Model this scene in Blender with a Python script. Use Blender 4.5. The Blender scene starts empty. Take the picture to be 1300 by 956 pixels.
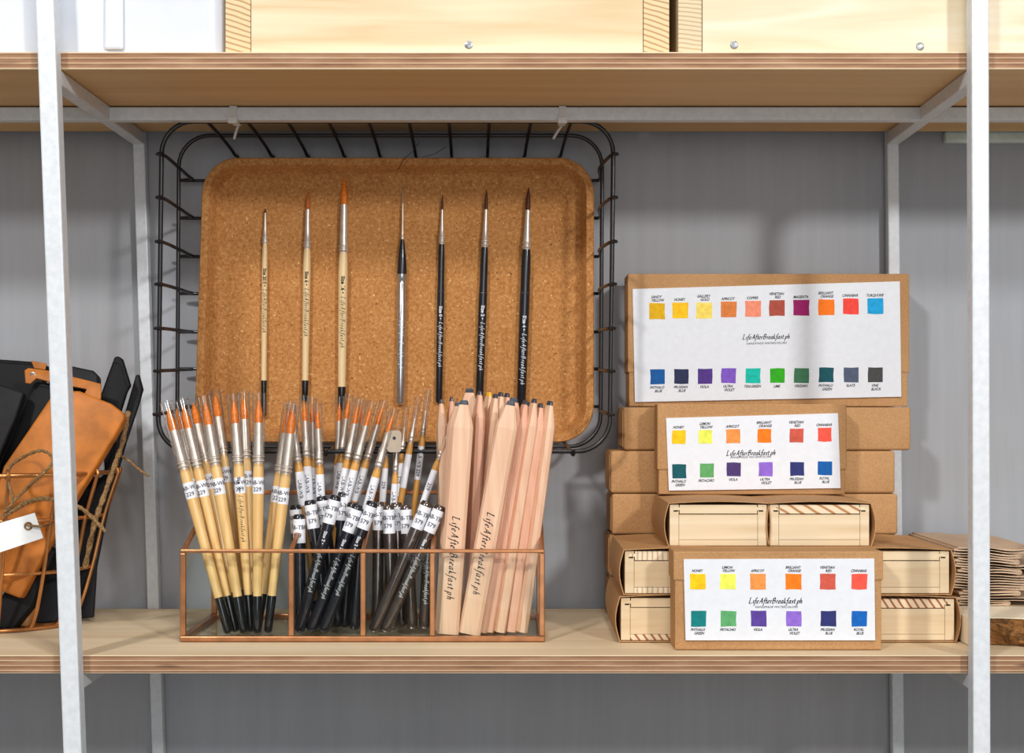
import bpy, bmesh, math, random
from mathutils import Vector, Matrix
R = random.Random(7)
S = bpy.context.scene
COL = S.collection
F = 1800.0; PX = 650.0; PY = 513.0; ZC = 0.1772
def P(px, py, Y):
    """point of the place seen at a measured pixel and a known distance"""
    return Vector(((px-PX)*Y/F, Y, ZC-(py-PY)*Y/F))
def lin(c):
    return tuple((v/255/12.92) if v/255 <= .04045 else ((v/255+.055)/1.055)**2.4 for v in c)+(1,)

# ------------------------------------------------------------------ materials
MATS = {}
class NT:
    def __init__(s, name):
        s.m = bpy.data.materials.new(name); s.m.use_nodes = True
        s.t = s.m.node_tree; s.b = s.t.nodes['Principled BSDF']; s.out = s.t.nodes['Material Output']
    def n(s, kind, **kw):
        nd = s.t.nodes.new(kind)
        for k, v in kw.items():
            if k in nd.inputs: nd.inputs[k].default_value = v
            else: setattr(nd, k, v)
        return nd
    def l(s, a, b): s.t.links.new(a, b)
    def coords(s, scale=(1,1,1), rot=(0,0,0), loc=(0,0,0)):
        tc = s.n('ShaderNodeTexCoord'); mp = s.n('ShaderNodeMapping')
        mp.inputs['Scale'].default_value = scale; mp.inputs['Rotation'].default_value = rot; mp.inputs['Location'].default_value = loc
        s.l(tc.outputs['Object'], mp.inputs['Vector']); return mp.outputs[0]
    def noise(s, vec, scale, detail=4, rough=.55, dist=0):
        nd = s.n('ShaderNodeTexNoise'); nd.inputs['Scale'].default_value = scale; nd.inputs['Detail'].default_value = detail
        nd.inputs['Roughness'].default_value = rough; nd.inputs['Distortion'].default_value = dist
        s.l(vec, nd.inputs['Vector']); return nd.outputs['Fac']
    def ramp(s, fac, stops):
        nd = s.n('ShaderNodeValToRGB'); e = nd.color_ramp.elements
        while len(e) < len(stops): e.new(.5)
        for el, (p, c) in zip(e, stops): el.position = p; el.color = lin(c) if len(c) == 3 else c
        s.l(fac, nd.inputs[0]); return nd.outputs[0]
    def mix(s, fac, a, b, mode='MIX'):
        nd = s.n('ShaderNodeMix'); nd.data_type = 'RGBA'; nd.blend_type = mode
        for v, k in ((fac, 0), (a, 6), (b, 7)):
            if hasattr(v, 'node'): s.l(v, nd.inputs[k])
            else: nd.inputs[k].default_value = v if k == 0 else lin(v)
        return nd.outputs[2]
    def bump(s, h, strength=.3, dist=.001):
        nd = s.n('ShaderNodeBump'); nd.inputs['Strength'].default_value = strength; nd.inputs['Distance'].default_value = dist
        s.l(h, nd.inputs['Height']); s.l(nd.outputs[0], s.b.inputs['Normal'])
    def col(s, v):
        if hasattr(v, 'node'): s.l(v, s.b.inputs['Base Color'])
        else: s.b.inputs['Base Color'].default_value = lin(v)
    def set(s, rough=.5, metal=0, spec=.5, coat=0):
        s.b.inputs['Roughness'].default_value = rough; s.b.inputs['Metallic'].default_value = metal
        s.b.inputs['Specular IOR Level'].default_value = spec; s.b.inputs['Coat Weight'].default_value = coat
        return s.m
def plain(name, c, rough=.5, metal=0, spec=.5, var=.06, scale=60, coat=0):
    if name in MATS: return MATS[name]
    t = NT(name); v = t.noise(t.coords(), scale, 3)
    lo = tuple(max(0, x*(1-var)) for x in c); hi = tuple(min(255, x*(1+var)) for x in c)
    t.col(t.ramp(v, [(.3, lo), (.7, hi)])); MATS[name] = t.set(rough, metal, spec, coat); return MATS[name]
def wood(name, light, dark, axis='x', scale=1.0, contrast=1.0, rough=.55, spec=.3, fine=90, rings=6, knots=None):
    if name in MATS: return MATS[name]
    t = NT(name); k = .06
    sc = {'x': (k, 1, 1), 'y': (1, k, 1), 'z': (1, 1, k)}[axis]
    v = t.coords(tuple(a*scale for a in sc))
    big = t.noise(v, rings, 2, .5, 1.5); fn = t.noise(v, fine, 5, .6, .3)
    wv = t.n('ShaderNodeMath', operation='MULTIPLY'); wv.inputs[1].default_value = 9
    t.l(big, wv.inputs[0]); fr = t.n('ShaderNodeMath', operation='PINGPONG'); fr.inputs[1].default_value = 1
    t.l(wv.outputs[0], fr.inputs[0])
    md = t.n('ShaderNodeMath', operation='MULTIPLY_ADD'); md.inputs[1].default_value = .45*contrast; t.l(fr.outputs[0], md.inputs[0])
    m2 = t.n('ShaderNodeMath', operation='MULTIPLY'); m2.inputs[1].default_value = .7; t.l(fn, m2.inputs[0]); t.l(m2.outputs[0], md.inputs[2])
    c = t.ramp(md.outputs[0], [(.2, light), (.95, dark)])
    t.col(c); t.bump(fn, .08, .0005); MATS[name] = t.set(rough, 0, spec); return MATS[name]
def endgrain(name, light, dark, rot=.5, scale=260, rough=.6):
    if name in MATS: return MATS[name]
    t = NT(name); v = t.coords(rot=(0, rot, 0))
    w = t.n('ShaderNodeTexWave'); w.wave_type = 'BANDS'; w.bands_direction = 'X'; w.inputs['Scale'].default_value = scale/6.28
    w.inputs['Distortion'].default_value = 2.5; w.inputs['Detail'].default_value = 2; w.inputs['Detail Scale'].default_value = .6
    t.l(v, w.inputs['Vector']); t.col(t.ramp(w.outputs['Fac'], [(.1, light), (.62, light), (.95, dark)]))
    MATS[name] = t.set(rough, 0, .25); return MATS[name]
def plastic(name, tint=(255,255,255), refl=.9, rough=.08, base=.06):
    """thin clear plastic / glass sheet: see-through with a fresnel sheen"""
    if name in MATS: return MATS[name]
    t = NT(name); t.t.nodes.remove(t.b)
    lw = t.n('ShaderNodeFresnel'); lw.inputs['IOR'].default_value = 1.35
    ad = t.n('ShaderNodeMath', operation='MULTIPLY_ADD'); ad.inputs[1].default_value = refl; ad.inputs[2].default_value = base; ad.use_clamp = True
    t.l(lw.outputs[0], ad.inputs[0])
    tr = t.n('ShaderNodeBsdfTransparent'); tr.inputs[0].default_value = lin(tint)
    gl = t.n('ShaderNodeBsdfGlossy'); gl.inputs['Roughness'].default_value = rough
    mx = t.n('ShaderNodeMixShader'); t.l(ad.outputs[0], mx.inputs[0]); t.l(tr.outputs[0], mx.inputs[1]); t.l(gl.outputs[0], mx.inputs[2])
    t.l(mx.outputs[0], t.out.inputs[0]); MATS[name] = t.m; return t.m

def m_wall():
    t = NT('painted_wall'); v = t.coords((1, 1, .25)); v2 = t.coords()
    a = t.noise(v, 7, 4, .6, .4); b = t.noise(t.coords((1,1,.05)), 120, 4, .6); c = t.noise(v2, 3.2, 3, .5)
    c1 = t.ramp(a, [(.3, (146,149,155)), (.7, (172,174,178))])
    c2 = t.ramp(b, [(.3, (158,160,165)), (.7, (178,181,187))])
    c3 = t.mix(.45, c1, c2); c4 = t.ramp(c, [(.35, (168,160,155)), (.6, (160,168,178))])
    t.col(t.mix(.3, c3, c4)); t.bump(b, .12, .001); return t.set(.55, 0, .35)
def m_ply_edge():
    t = NT('plywood_edge'); tc = t.n('ShaderNodeTexCoord'); sp = t.n('ShaderNodeSeparateXYZ'); t.l(tc.outputs['Object'], sp.inputs[0])
    wob = t.noise(t.coords((1, 1, 8)), 9, 3)
    z = t.n('ShaderNodeMath', operation='MULTIPLY_ADD'); z.inputs[1].default_value = 3.5/.0125; t.l(sp.outputs[2], z.inputs[0])
    wm = t.n('ShaderNodeMath', operation='MULTIPLY'); wm.inputs[1].default_value = .22; t.l(wob, wm.inputs[0]); t.l(wm.outputs[0], z.inputs[2])
    fr = t.n('ShaderNodeMath', operation='FRACT'); t.l(z.outputs[0], fr.inputs[0])
    strip = t.ramp(fr.outputs[0], [(0, (198,162,126)), (.10, (228,200,168)), (.22, (158,118,86)), (.70, (138,98,70)), (.93, (96,64,48)), (1, (184,148,114))])
    g = t.noise(t.coords((.12, 1, 1)), 160, 5, .65)
    gc = t.ramp(g, [(.25, (92,62,46)), (.5, (168,132,102)), (.75, (218,188,156))])
    kn = t.noise(t.coords((.35, 1, 3)), 26, 2, .5); kc = t.ramp(kn, [(.70, (255,255,255)), (.76, (95,62,48))])
    t.col(t.mix(.85, t.mix(.34, strip, gc), kc, 'MULTIPLY')); t.bump(g, .25, .0008); return t.set(.65, 0, .2)
def m_cork():
    t = NT('cork'); v = t.coords()
    a = t.noise(v, 38, 3, .6); b = t.noise(v, 330, 3, .7); d = t.noise(v, 520, 2, .5)
    base = t.ramp(b, [(.3, (146,88,42)), (.5, (188,130,74)), (.7, (220,166,106))])
    tone = t.ramp(a, [(.35, (180,120,66)), (.65, (200,142,84))])
    c = t.mix(.4, base, tone)
    sp = t.ramp(d, [(.66, (0,0,0)), (.72, (255,255,255))])
    c = t.mix(sp, c, (236,190,128)); d2 = t.noise(t.coords(loc=(5,3,1)), 520, 2, .5); s2 = t.ramp(d2, [(.68, (0,0,0)), (.74, (255,255,255))])
    c = t.mix(s2, c, (92,52,26)); t.col(c); t.bump(b, .35, .0008); return t.set(.8, 0, .15)
def m_kraft(name='kraft_paper', lo=(168,124,80), hi=(192,148,102)):
    t = NT(name); v = t.coords()
    a = t.noise(v, 14, 3); b = t.noise(v, 900, 3, .7)
    c = t.mix(.4, t.ramp(a, [(.3, lo), (.7, hi)]), t.ramp(b, [(.3, tuple(x*.82 for x in lo)), (.7, tuple(min(255, x*1.1) for x in hi))]))
    t.col(c); t.bump(b, .1, .0003); return t.set(.7, 0, .2)
def m_bark():
    t = NT('bark'); v = t.coords((1,1,1.6)); a = t.noise(v, 60, 6, .75, 1.6); b = t.noise(v, 170, 4, .7)
    t.col(t.mix(.4, t.ramp(a, [(.36, (22,14,10)), (.46, (92,56,30)), (.54, (176,118,62)), (.62, (70,62,36)), (.72, (200,160,110))]), t.ramp(b, [(.3, (40,28,20)), (.7, (190,140,90))])))
    t.bump(a, 1, .004); return t.set(.9, 0, .1)
def m_twine():
    t = NT('twine'); v = t.coords(); b = t.noise(v, 600, 3, .7)
    t.col(t.ramp(b, [(.3, (92,66,40)), (.7, (172,138,96))])); t.bump(b, .6, .001); return t.set(.9, 0, .1)

WALL = m_wall(); PLYEDGE = m_ply_edge(); CORK = m_cork(); KRAFT = m_kraft(); BARK = m_bark(); TWINE = m_twine()
PAPERBAG = m_kraft('bag_paper', (184,156,128), (212,184,156))
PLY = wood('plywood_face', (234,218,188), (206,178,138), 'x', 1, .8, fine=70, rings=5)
PLYBOUNCE = wood('plywood_bounce_tint', (228,192,140), (198,156,102), 'x', 1, .8, fine=70, rings=5)  # same birch ply, with warm bounce light painted into the underside colour
WHITE = plain('white_powder_coat', (216,221,226), .38, 0, .5, .03, 220)
TIE = plain('clear_nylon', (214,216,216), .4, 0, .5, .03)
WIRE = plain('black_wire', (26,26,30), .32, 0, .5, .1)
COPPER = plain('copper_wire', (208,146,90), .3, .85, .5, .08)
BRASS = plain('copper_came', (178,122,82), .32, .7, .5, .1, 90)
GLASS = plastic('tray_glass', (252,254,253), .28, .02, .0)
CLEAR = plastic('clear_sleeve', (250,250,250), .6, .12, .03)
NATURAL = wood('bamboo_handle', (236,200,138), (214,166,96), 'z', 1, .7, .32, .5, fine=160, rings=30)
NATURAL2 = wood('amber_handle', (226,172,92), (196,136,60), 'z', 1, .7, .3, .5, fine=160, rings=30)
PALE = wood('pale_handle', (240,214,166), (222,186,128), 'z', 1, .6, .32, .5, fine=160, rings=30)
DIP = plain('black_dip', (20,22,26), .18, 0, .5, .1, coat=.4)
BLACKLAC = plain('black_lacquer', (24,26,34), .25, 0, .5, .1, coat=.3)
FERRULE = plain('nickel_ferrule', (218,208,196), .4, .6, .6, .05, 200)
SILVER = plain('silver_tube', (200,200,202), .22, .9, .5, .05, 200)
GUN = plain('gunmetal_tube', (112,102,98), .2, .8, .5, .08, 120)
ORANGE = plain('orange_bristle', (226,120,28), .55, 0, .3, .14, 500)
AMBER = plain('brown_bristle', (182,96,36), .55, 0, .3, .14, 500)
SABLE = plain('sable_bristle', (84,44,28), .55, 0, .3, .2, 500)
GREYH = plain('pale_bristle', (170,140,124), .5, 0, .3, .1, 500)
LABEL = plain('label_paper', (236,238,244), .5, 0, .4, .02)
INK = plain('black_ink', (22,22,26), .5, 0, .3, .02)
INKBLUE = plain('label_ink', (40,44,60), .5, 0, .3, .02)
WINK = plain('white_ink', (226,228,232), .4, 0, .4, .02)
CARD = plain('watercolour_card', (226,229,235), .75, 0, .2, .012, 200)
CEDAR = wood('cedar_pencil', (238,204,172), (214,162,132), 'z', 1, .75, .45, .4, fine=140, rings=26)
CEDAR2 = wood('pink_cedar', (234,188,160), (206,148,120), 'z', 1, .75, .45, .4, fine=140, rings=26)
LEAD = plain('graphite', (66,70,80), .35, .3, .5, .15, 300)
YLEAD = plain('yellow_lead', (238,184,60), .5, 0, .4, .1, 300)
PINE = wood('pine_board', (236,222,192), (208,180,136), 'x', 1, .9, .5, .3, fine=110, rings=13)
PINEB = wood('pine_pale_board', (234,223,200), (216,194,156), 'x', 1, .8, .5, .3, fine=140, rings=20)
PINEEND = endgrain('pine_end_grain', (222,198,156), (182,144,100), 1.25, 520)
PINEEND2 = endgrain('pine_end_grain_pale', (216,198,166), (188,164,128), 1.45, 620)
BOXWOOD = wood('box_wood', (232,214,182), (204,174,132), 'x', 1, .9, .5, .3, fine=120, rings=18)
BOXEND = endgrain('box_end_grain', (230,206,172), (150,92,64), .6, 420)
BOXEND2 = endgrain('box_end_grain_fine', (232,216,188), (200,166,128), 0, 520)
SLABTOP = wood('slab_top', (250,240,218), (236,216,180), 'x', 1, .6, .5, .3, fine=80, rings=7)
TAN = plain('tan_leather', (186,110,36), .5, 0, .35, .1, 70)
TANP = plain('tan_paperboard', (196,140,84), .6, 0, .3, .1, 70)
BLK = plain('black_leather', (15,15,18), .62, 0, .25, .2, 90)
BLK2 = plain('charcoal_leather', (27,27,31), .6, 0, .28, .15, 90)
BINW = plain('white_bin_plastic', (212,217,227), .35, 0, .5, .01)
SCREW = plain('zinc_screw', (150,152,156), .35, .8, .5, .1, 300)
TAGW = plain('white_tag', (238,240,240), .6, 0, .3, .02)
DARKGAP = plain('dark_recess', (40,30,24), .9, 0, .1, .05)

# ------------------------------------------------------------------ mesh helpers
class MB:
    def __init__(s): s.v = []; s.f = []; s.mi = []; s.cur = 0
    def add(s, vs, fs):
        o = len(s.v); s.v += [Vector(v) for v in vs]
        for f in fs: s.f.append([i+o for i in f]); s.mi.append(s.cur)
    def box(s, x0, x1, y0, y1, z0, z1):
        s.add([(x0,y0,z0),(x1,y0,z0),(x1,y1,z0),(x0,y1,z0),(x0,y0,z1),(x1,y0,z1),(x1,y1,z1),(x0,y1,z1)],
              [(0,3,2,1),(4,5,6,7),(0,1,5,4),(1,2,6,5),(2,3,7,6),(3,0,4,7)]); return s
    def bar(s, A, B, w, h, up=(0,0,1)):
        """rectangular bar from A to B"""
        A = Vector(A); B = Vector(B); d = (B-A).normalized(); u = Vector(up); u = Vector((0,1,0)) if abs(u.dot(d)) > .98 else u; u = (u-d*u.dot(d)).normalized(); x = d.cross(u)
        vs = [c+x*sx*w/2+u*sz*h/2 for c in (A, B) for sx, sz in ((-1,-1),(1,-1),(1,1),(-1,1))]
        s.add(vs, [(0,1,2,3),(7,6,5,4),(0,4,5,1),(1,5,6,2),(2,6,7,3),(3,7,4,0)]); return s
    def tube(s, pts, r, seg=10, closed=False):
        pts = [Vector(p) for p in pts]; n = len(pts); rs = r if isinstance(r, (list, tuple)) else [r]*n
        tan = []
        for i in range(n):
            a = pts[(i-1) % n] if closed or i else pts[0]; b = pts[(i+1) % n] if closed or i < n-1 else pts[-1]
            tan.append((b-a).normalized())
        u = tan[0].orthogonal().normalized(); rings = []
        for i in range(n):
            u = (u-tan[i]*u.dot(tan[i])).normalized(); w = tan[i].cross(u)
            rings.append([pts[i]+(u*math.cos(2*math.pi*k/seg)+w*math.sin(2*math.pi*k/seg))*rs[i] for k in range(seg)])
        fs = []
        m = n if closed else n-1
        off = 0
        if closed:   # align the last ring with the first
            best = min(range(seg), key=lambda k: (rings[0][k]-rings[-1][0]).length); off = best
        for i in range(m):
            j = (i+1) % n; o = off if closed and j == 0 else 0
            for k in range(seg):
                fs.append((i*seg+k, i*seg+(k+1) % seg, j*seg+(k+1+o) % seg, j*seg+(k+o) % seg))
        if not closed: fs += [tuple(range(seg))[::-1], tuple(range((n-1)*seg, n*seg))]
        s.add([p for rg in rings for p in rg], fs); return s
    def lathe(s, A, d, prof, seg=18, cap0=True, cap1=True):
        """prof: (distance along d from A, radius)"""
        A = Vector(A); d = Vector(d).normalized(); u = d.orthogonal().normalized(); w = d.cross(u)
        vs = []; fs = []
        for t, r in prof:
            vs += [A+d*t+(u*math.cos(2*math.pi*k/seg)+w*math.sin(2*math.pi*k/seg))*max(r, 1e-5) for k in range(seg)]
        for i in range(len(prof)-1):
            for k in range(seg): fs.append((i*seg+k, i*seg+(k+1) % seg, (i+1)*seg+(k+1) % seg, (i+1)*seg+k))
        if cap0: fs.append(tuple(range(seg))[::-1])
        if cap1: fs.append(tuple(range((len(prof)-1)*seg, len(prof)*seg)))
        s.add(vs, fs); return s
    def prism(s, poly, off):
        """closed polygon (3-D points) swept by the vector off"""
        poly = [Vector(p) for p in poly]; off = Vector(off); n = len(poly)
        s.add(poly+[p+off for p in poly], [tuple(range(n)), tuple(range(n, 2*n))[::-1]]+[(i, i+n, (i+1) % n+n, (i+1) % n) for i in range(n)]); return s
def root_loc(o):
    v = Vector((0,0,0))
    while o is not None: v += o.location; o = o.parent
    return v
def obj(name, mb, mat, parent=None, bevel=0, smooth=False, bseg=2, weld=False):
    me = bpy.data.meshes.new(name); off = root_loc(parent)
    me.from_pydata([v-off for v in mb.v], [], mb.f)
    ms = mat if isinstance(mat, (list, tuple)) else [mat]
    for m in ms: me.materials.append(m)
    for p, i in zip(me.polygons, mb.mi): p.material_index = i
    bm = bmesh.new(); bm.from_mesh(me)
    if weld: bmesh.ops.remove_doubles(bm, verts=bm.verts, dist=1e-6)
    bmesh.ops.recalc_face_normals(bm, faces=bm.faces)
    if bevel:
        es = [e for e in bm.edges if len(e.link_faces) == 2 and e.calc_face_angle(0) > .6]
        bmesh.ops.bevel(bm, geom=es, offset=bevel, segments=bseg, affect='EDGES', profile=.5, clamp_overlap=True)
    bm.to_mesh(me); bm.free()
    if smooth:
        for p in me.polygons: p.use_smooth = True
        try: me.set_sharp_from_angle(angle=math.radians(38))
        except Exception: pass
    o = bpy.data.objects.new(name, me); COL.objects.link(o)
    if parent is not None: o.parent = parent
    return o
def tag(o, label, cat, group=None):
    o['label'] = label; o['category'] = cat
    if group: o['group'] = group
    return o
def thing(name, loc, label, cat, group=None):
    o = bpy.data.objects.new(name, None); o.empty_display_size = .02; COL.objects.link(o); o.location = Vector(loc)
    return tag(o, label, cat, group)
def struct(o): o['kind'] = 'structure'; return o
def spline(pts, n=8, closed=False):
    pts = [Vector(p) for p in pts]; out = []; m = len(pts)
    for i in range(m if closed else m-1):
        g = (lambda k: pts[k % m]) if closed else (lambda k: pts[min(max(k, 0), m-1)])
        a, b, c, d = g(i-1), g(i), g(i+1), g(i+2)
        for k in range(n):
            t = k/n; out.append(.5*((2*b)+(c-a)*t+(2*a-5*b+4*c-d)*t*t+(3*b-a-3*c+d)*t**3))
    if not closed: out.append(pts[-1])
    return out
def rrect(x0, x1, z0, z1, r, n=6):
    out = []
    for cx, cz, a0 in ((x1-r, z1-r, 0), (x0+r, z1-r, 90), (x0+r, z0+r, 180), (x1-r, z0+r, 270)):
        for k in range(n+1):
            a = math.radians(a0+90*k/n); out.append((cx+r*math.cos(a), cz+r*math.sin(a)))
    return out

# ------------------------------------------------------------------ lettering
G = {
 'L': (1.0, [[(.15,1.9),(.1,1.0),(0,.05)], [(-.05,.05),(.3,0),(.8,.08),(.95,.3)], [(-.05,1.85),(.4,1.92)]]),
 'i': (.45, [[(.08,.9),(.2,1.0),(.2,.5),(.25,.05),(.42,.12)], [(.2,1.42),(.24,1.46)]]),
 'f': (.62, [[(.8,1.75),(.6,1.95),(.42,1.7),(.32,1.0),(.25,0),(.1,-.7),(-.12,-.78)], [(.02,1.0),(.62,1.0)]]),
 'e': (.72, [[(.1,.5),(.5,.58),(.6,.85),(.36,1.0),(.1,.65),(.12,.2),(.35,0),(.68,.2)]]),
 'A': (1.1, [[(-.05,0),(.3,.7),(.75,1.9)], [(.75,1.9),(.85,.9),(.95,0)], [(.2,.65),(.92,.65)]]),
 't': (.55, [[(.25,1.5),(.22,.8),(.25,.1),(.4,0),(.58,.14)], [(-.02,1.0),(.55,1.0)]]),
 'r': (.62, [[(.08,.9),(.2,1.0),(.18,0)], [(.18,.55),(.4,.95),(.62,.95)]]),
 'B': (1.05, [[(.15,1.85),(.1,.9),(.08,0)], [(-.05,1.72),(.5,1.9),(.8,1.6),(.6,1.1),(.15,1.0)], [(.15,1.0),(.8,.9),(.9,.4),(.5,0),(-.02,.03)]]),
 'a': (.85, [[(.65,.93),(.35,1.0),(.1,.6),(.15,.1),(.35,.02),(.62,.45)], [(.68,1.0),(.62,.4),(.68,.05),(.84,.12)]]),
 'k': (.76, [[(.2,1.9),(.15,1.0),(.1,0)], [(.62,1.0),(.2,.5),(.45,.25),(.72,0)]]),
 's': (.66, [[(.55,.88),(.35,1.0),(.15,.8),(.45,.4),(.38,.05),(.06,.07)]]),
 '.': (.36, [[(.12,.02),(.2,.08)]]),
 'p': (.82, [[(.15,1.0),(.12,0),(.05,-.85)], [(.15,.7),(.5,1.0),(.7,.6),(.5,.05),(.13,.1)]]),
 'h': (.86, [[(.2,1.9),(.15,1.0),(.1,0)], [(.13,.55),(.45,1.0),(.6,.7),(.58,.1),(.78,.12)]]),
 ' ': (.4, []),
}
BRAND = 'LifeAfterBreakfast.ph'
def script(text, xh, slant=.22, nib=.24, space=1.06, gap={'A': .14, 'B': .14}):
    vs = []; fs = []; x = 0
    ny = Vector((math.cos(.7), math.sin(.7)))*nib/2
    for ch in text:
        adv, strokes = G[ch]; x += gap.get(ch, 0)
        for st in strokes:
            pts = [p.to_2d() for p in spline([(a, b, 0) for a, b in st], 5)]
            o = len(vs)
            for i, p in enumerate(pts):
                q = pts[min(i+1, len(pts)-1)]-pts[max(i-1, 0)]
                nrm = Vector((-q.y, q.x)); nrm = nrm.normalized()*.045 if nrm.length > 0 else Vector((0,.045))
                off = ny+(nrm if nrm.dot(ny) > 0 else -nrm)
                for sg in (-1, 1):
                    w = p+off*sg; vs.append(((x+w.x+w.y*slant)*xh, w.y*xh))
            for i in range(len(pts)-1): fs.append((o+2*i, o+2*i+1, o+2*i+3, o+2*i+2))
        x += adv*space
    return vs, fs, x*xh
_TC = {}
def sans(text, h, shear=0.0, bold=0.0):
    key = (text, shear, bold)
    if key not in _TC:
        cu = bpy.data.curves.new('t', 'FONT'); cu.body = text; cu.size = 1; cu.shear = shear; cu.offset = bold; cu.resolution_u = 3
        cu.align_x = 'CENTER'; cu.space_line = .8
        o = bpy.data.objects.new('t', cu); me = o.to_mesh()
        _TC[key] = ([(v.co.x, v.co.y) for v in me.vertices], [tuple(p.vertices) for p in me.polygons])
        o.to_mesh_clear(); bpy.data.objects.remove(o); bpy.data.curves.remove(cu)
    v, f = _TC[key]; k = h/.7
    return [(a*k, b*k) for a, b in v], f
def flat_text(mb, t, origin, ux, uy):
    ux = Vector(ux); uy = Vector(uy); mb.add([Vector(origin)+ux*a+uy*b for a, b in t[0]], t[1])

# ------------------------------------------------------------------ the setting
FLOORZ = -1.1
struct(obj('floor', MB().box(-1.6, 1.6, -2.6, 1.4, FLOORZ-.05, FLOORZ), plain('floor_concrete', (122,118,112), .6, 0, .3, .1, 6)))
WALLY = 1.2422
struct(obj('wall_back', MB().box(-1.6, 1.6, WALLY, WALLY+.05, FLOORZ, 1.5), WALL))
ZT0 = .4133; ZT1 = .4256
def shelf(z0, z1, label):
    mb = MB(); x0, x1, y0, y1 = -1.0, 1.0, 1.0, 1.2278
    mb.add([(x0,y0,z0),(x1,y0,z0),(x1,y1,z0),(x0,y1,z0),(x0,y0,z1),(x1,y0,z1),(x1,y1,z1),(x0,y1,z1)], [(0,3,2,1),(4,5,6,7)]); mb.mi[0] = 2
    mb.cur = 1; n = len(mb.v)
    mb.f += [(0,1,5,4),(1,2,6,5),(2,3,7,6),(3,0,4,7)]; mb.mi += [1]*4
    return tag(obj('plywood_shelf', mb, [PLY, PLYEDGE, PLYBOUNCE], None, bevel=.0006), label, 'shelf', 'plywood shelves of the rack')
shelf(ZT0, ZT1, 'upper plywood shelf with striped edge carrying the pine crates')
shelf(-.0128, 0.0, 'lower plywood shelf carrying the glass brush tray and the paint boxes')

# white steel frame
fr = thing('shelving_frame', P(650, 513, 1.12)*0+Vector((0, 1.12, FLOORZ)), 'white square tube steel shelving frame with posts in front of both shelves', 'shelving frame')
def post(name, pxa, ya, pxb, yb, Y, w):
    """leaning square post: measured centre at two heights, carried on to floor and above"""
    A = P(pxa, ya, Y); B = P(pxb, yb, Y); k = (B-A)/(B.z-A.z)
    bot = A+k*(FLOORZ-A.z); top = A+k*(1.0-A.z)
    return obj(name, MB().bar(bot, top, w, w, (0,1,0)), WHITE, fr, bevel=.0012)
post('front_post', 60, 0, 92, 867, .993, .0128)
post('front_post', 1241, 0, 1243, 867, .993, .0122)
post('rear_post', 178, 190, 199, 860, 1.2340, .0102)
post('rear_post', 1132, 190, 1138, 855, 1.2340, .0102)
def mid(pa, ya, pb, yb, Y, z):   # x of a leaning post at height z
    A = P(pa, ya, Y); B = P(pb, yb, Y); return A.x+(B.x-A.x)*(z-A.z)/(B.z-A.z)
for ztop in (ZT0, -.0128):
    zc = ztop-.0057
    for f, r in (((60,0,92,867), (178,190,199,860)), ((1241,0,1243,867), (1132,190,1138,855))):
        A = Vector((mid(*f, .993, zc), .996, zc)); B = Vector((mid(*r, 1.2335, zc), 1.236, zc))
        obj('side_rail', MB().bar(A, B, .0108, .0108), WHITE, fr, bevel=.001)
obj('cross_rail', MB().bar((-1.0, 1.127, ZT0-.0062), (1.0, 1.127, ZT0-.0062), .0105, .0105), WHITE, fr, bevel=.001)
obj('cross_rail', MB().bar((-1.0, 1.127, -.0128-.0062), (1.0, 1.127, -.0128-.0062), .0105, .0105), WHITE, fr, bevel=.001)

# light reflected on the wall of the end bay, shaped as a pale bar
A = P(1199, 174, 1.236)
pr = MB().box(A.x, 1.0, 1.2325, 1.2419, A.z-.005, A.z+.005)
tag(obj('wall_reflection', pr, plain('pale_reflection', (206,222,218), .4), None, bevel=.002), 'slim pale light reflection, shaped as a bar high on the grey wall in the end bay', 'reflection')

# ------------------------------------------------------------------ upper shelf: bin and crates
bin_ = thing('storage_bin', (-.45, 1.10, ZT1), 'white plastic storage bin standing on the upper shelf beside a pine crate', 'bin')
xr = (283-PX)*1.012/F
mb = MB(); prof = rrect(-.68, xr, 1.012, 1.20, .012, 5)
lo = [(x, y, ZT1+.0005) for x, y in prof]; hi = [(x+(-.001 if x > -.5 else -.004), y-(.003 if y < 1.1 else -.003), ZT1+.21) for x, y in prof]
n = len(prof); mb.add(lo+hi, [tuple(range(n))[::-1]]+[(i, (i+1) % n, (i+1) % n+n, i+n) for i in range(n)])
obj('body', mb, BINW, bin_, smooth=True)
mb = MB(); mb.box(-.2905, -.2765, 1.0085, 1.0125, ZT1+.004, ZT1+.2); obj('rib', mb, BINW, bin_, bevel=.0018)
mb = MB(); mb.tube([(x+(-.0045 if x > -.5 else -.004), y-(.003 if y < 1.1 else -.003), ZT1+.21) for x, y in prof], .004, 8, True); obj('rim', mb, BINW, bin_, smooth=True)
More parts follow.
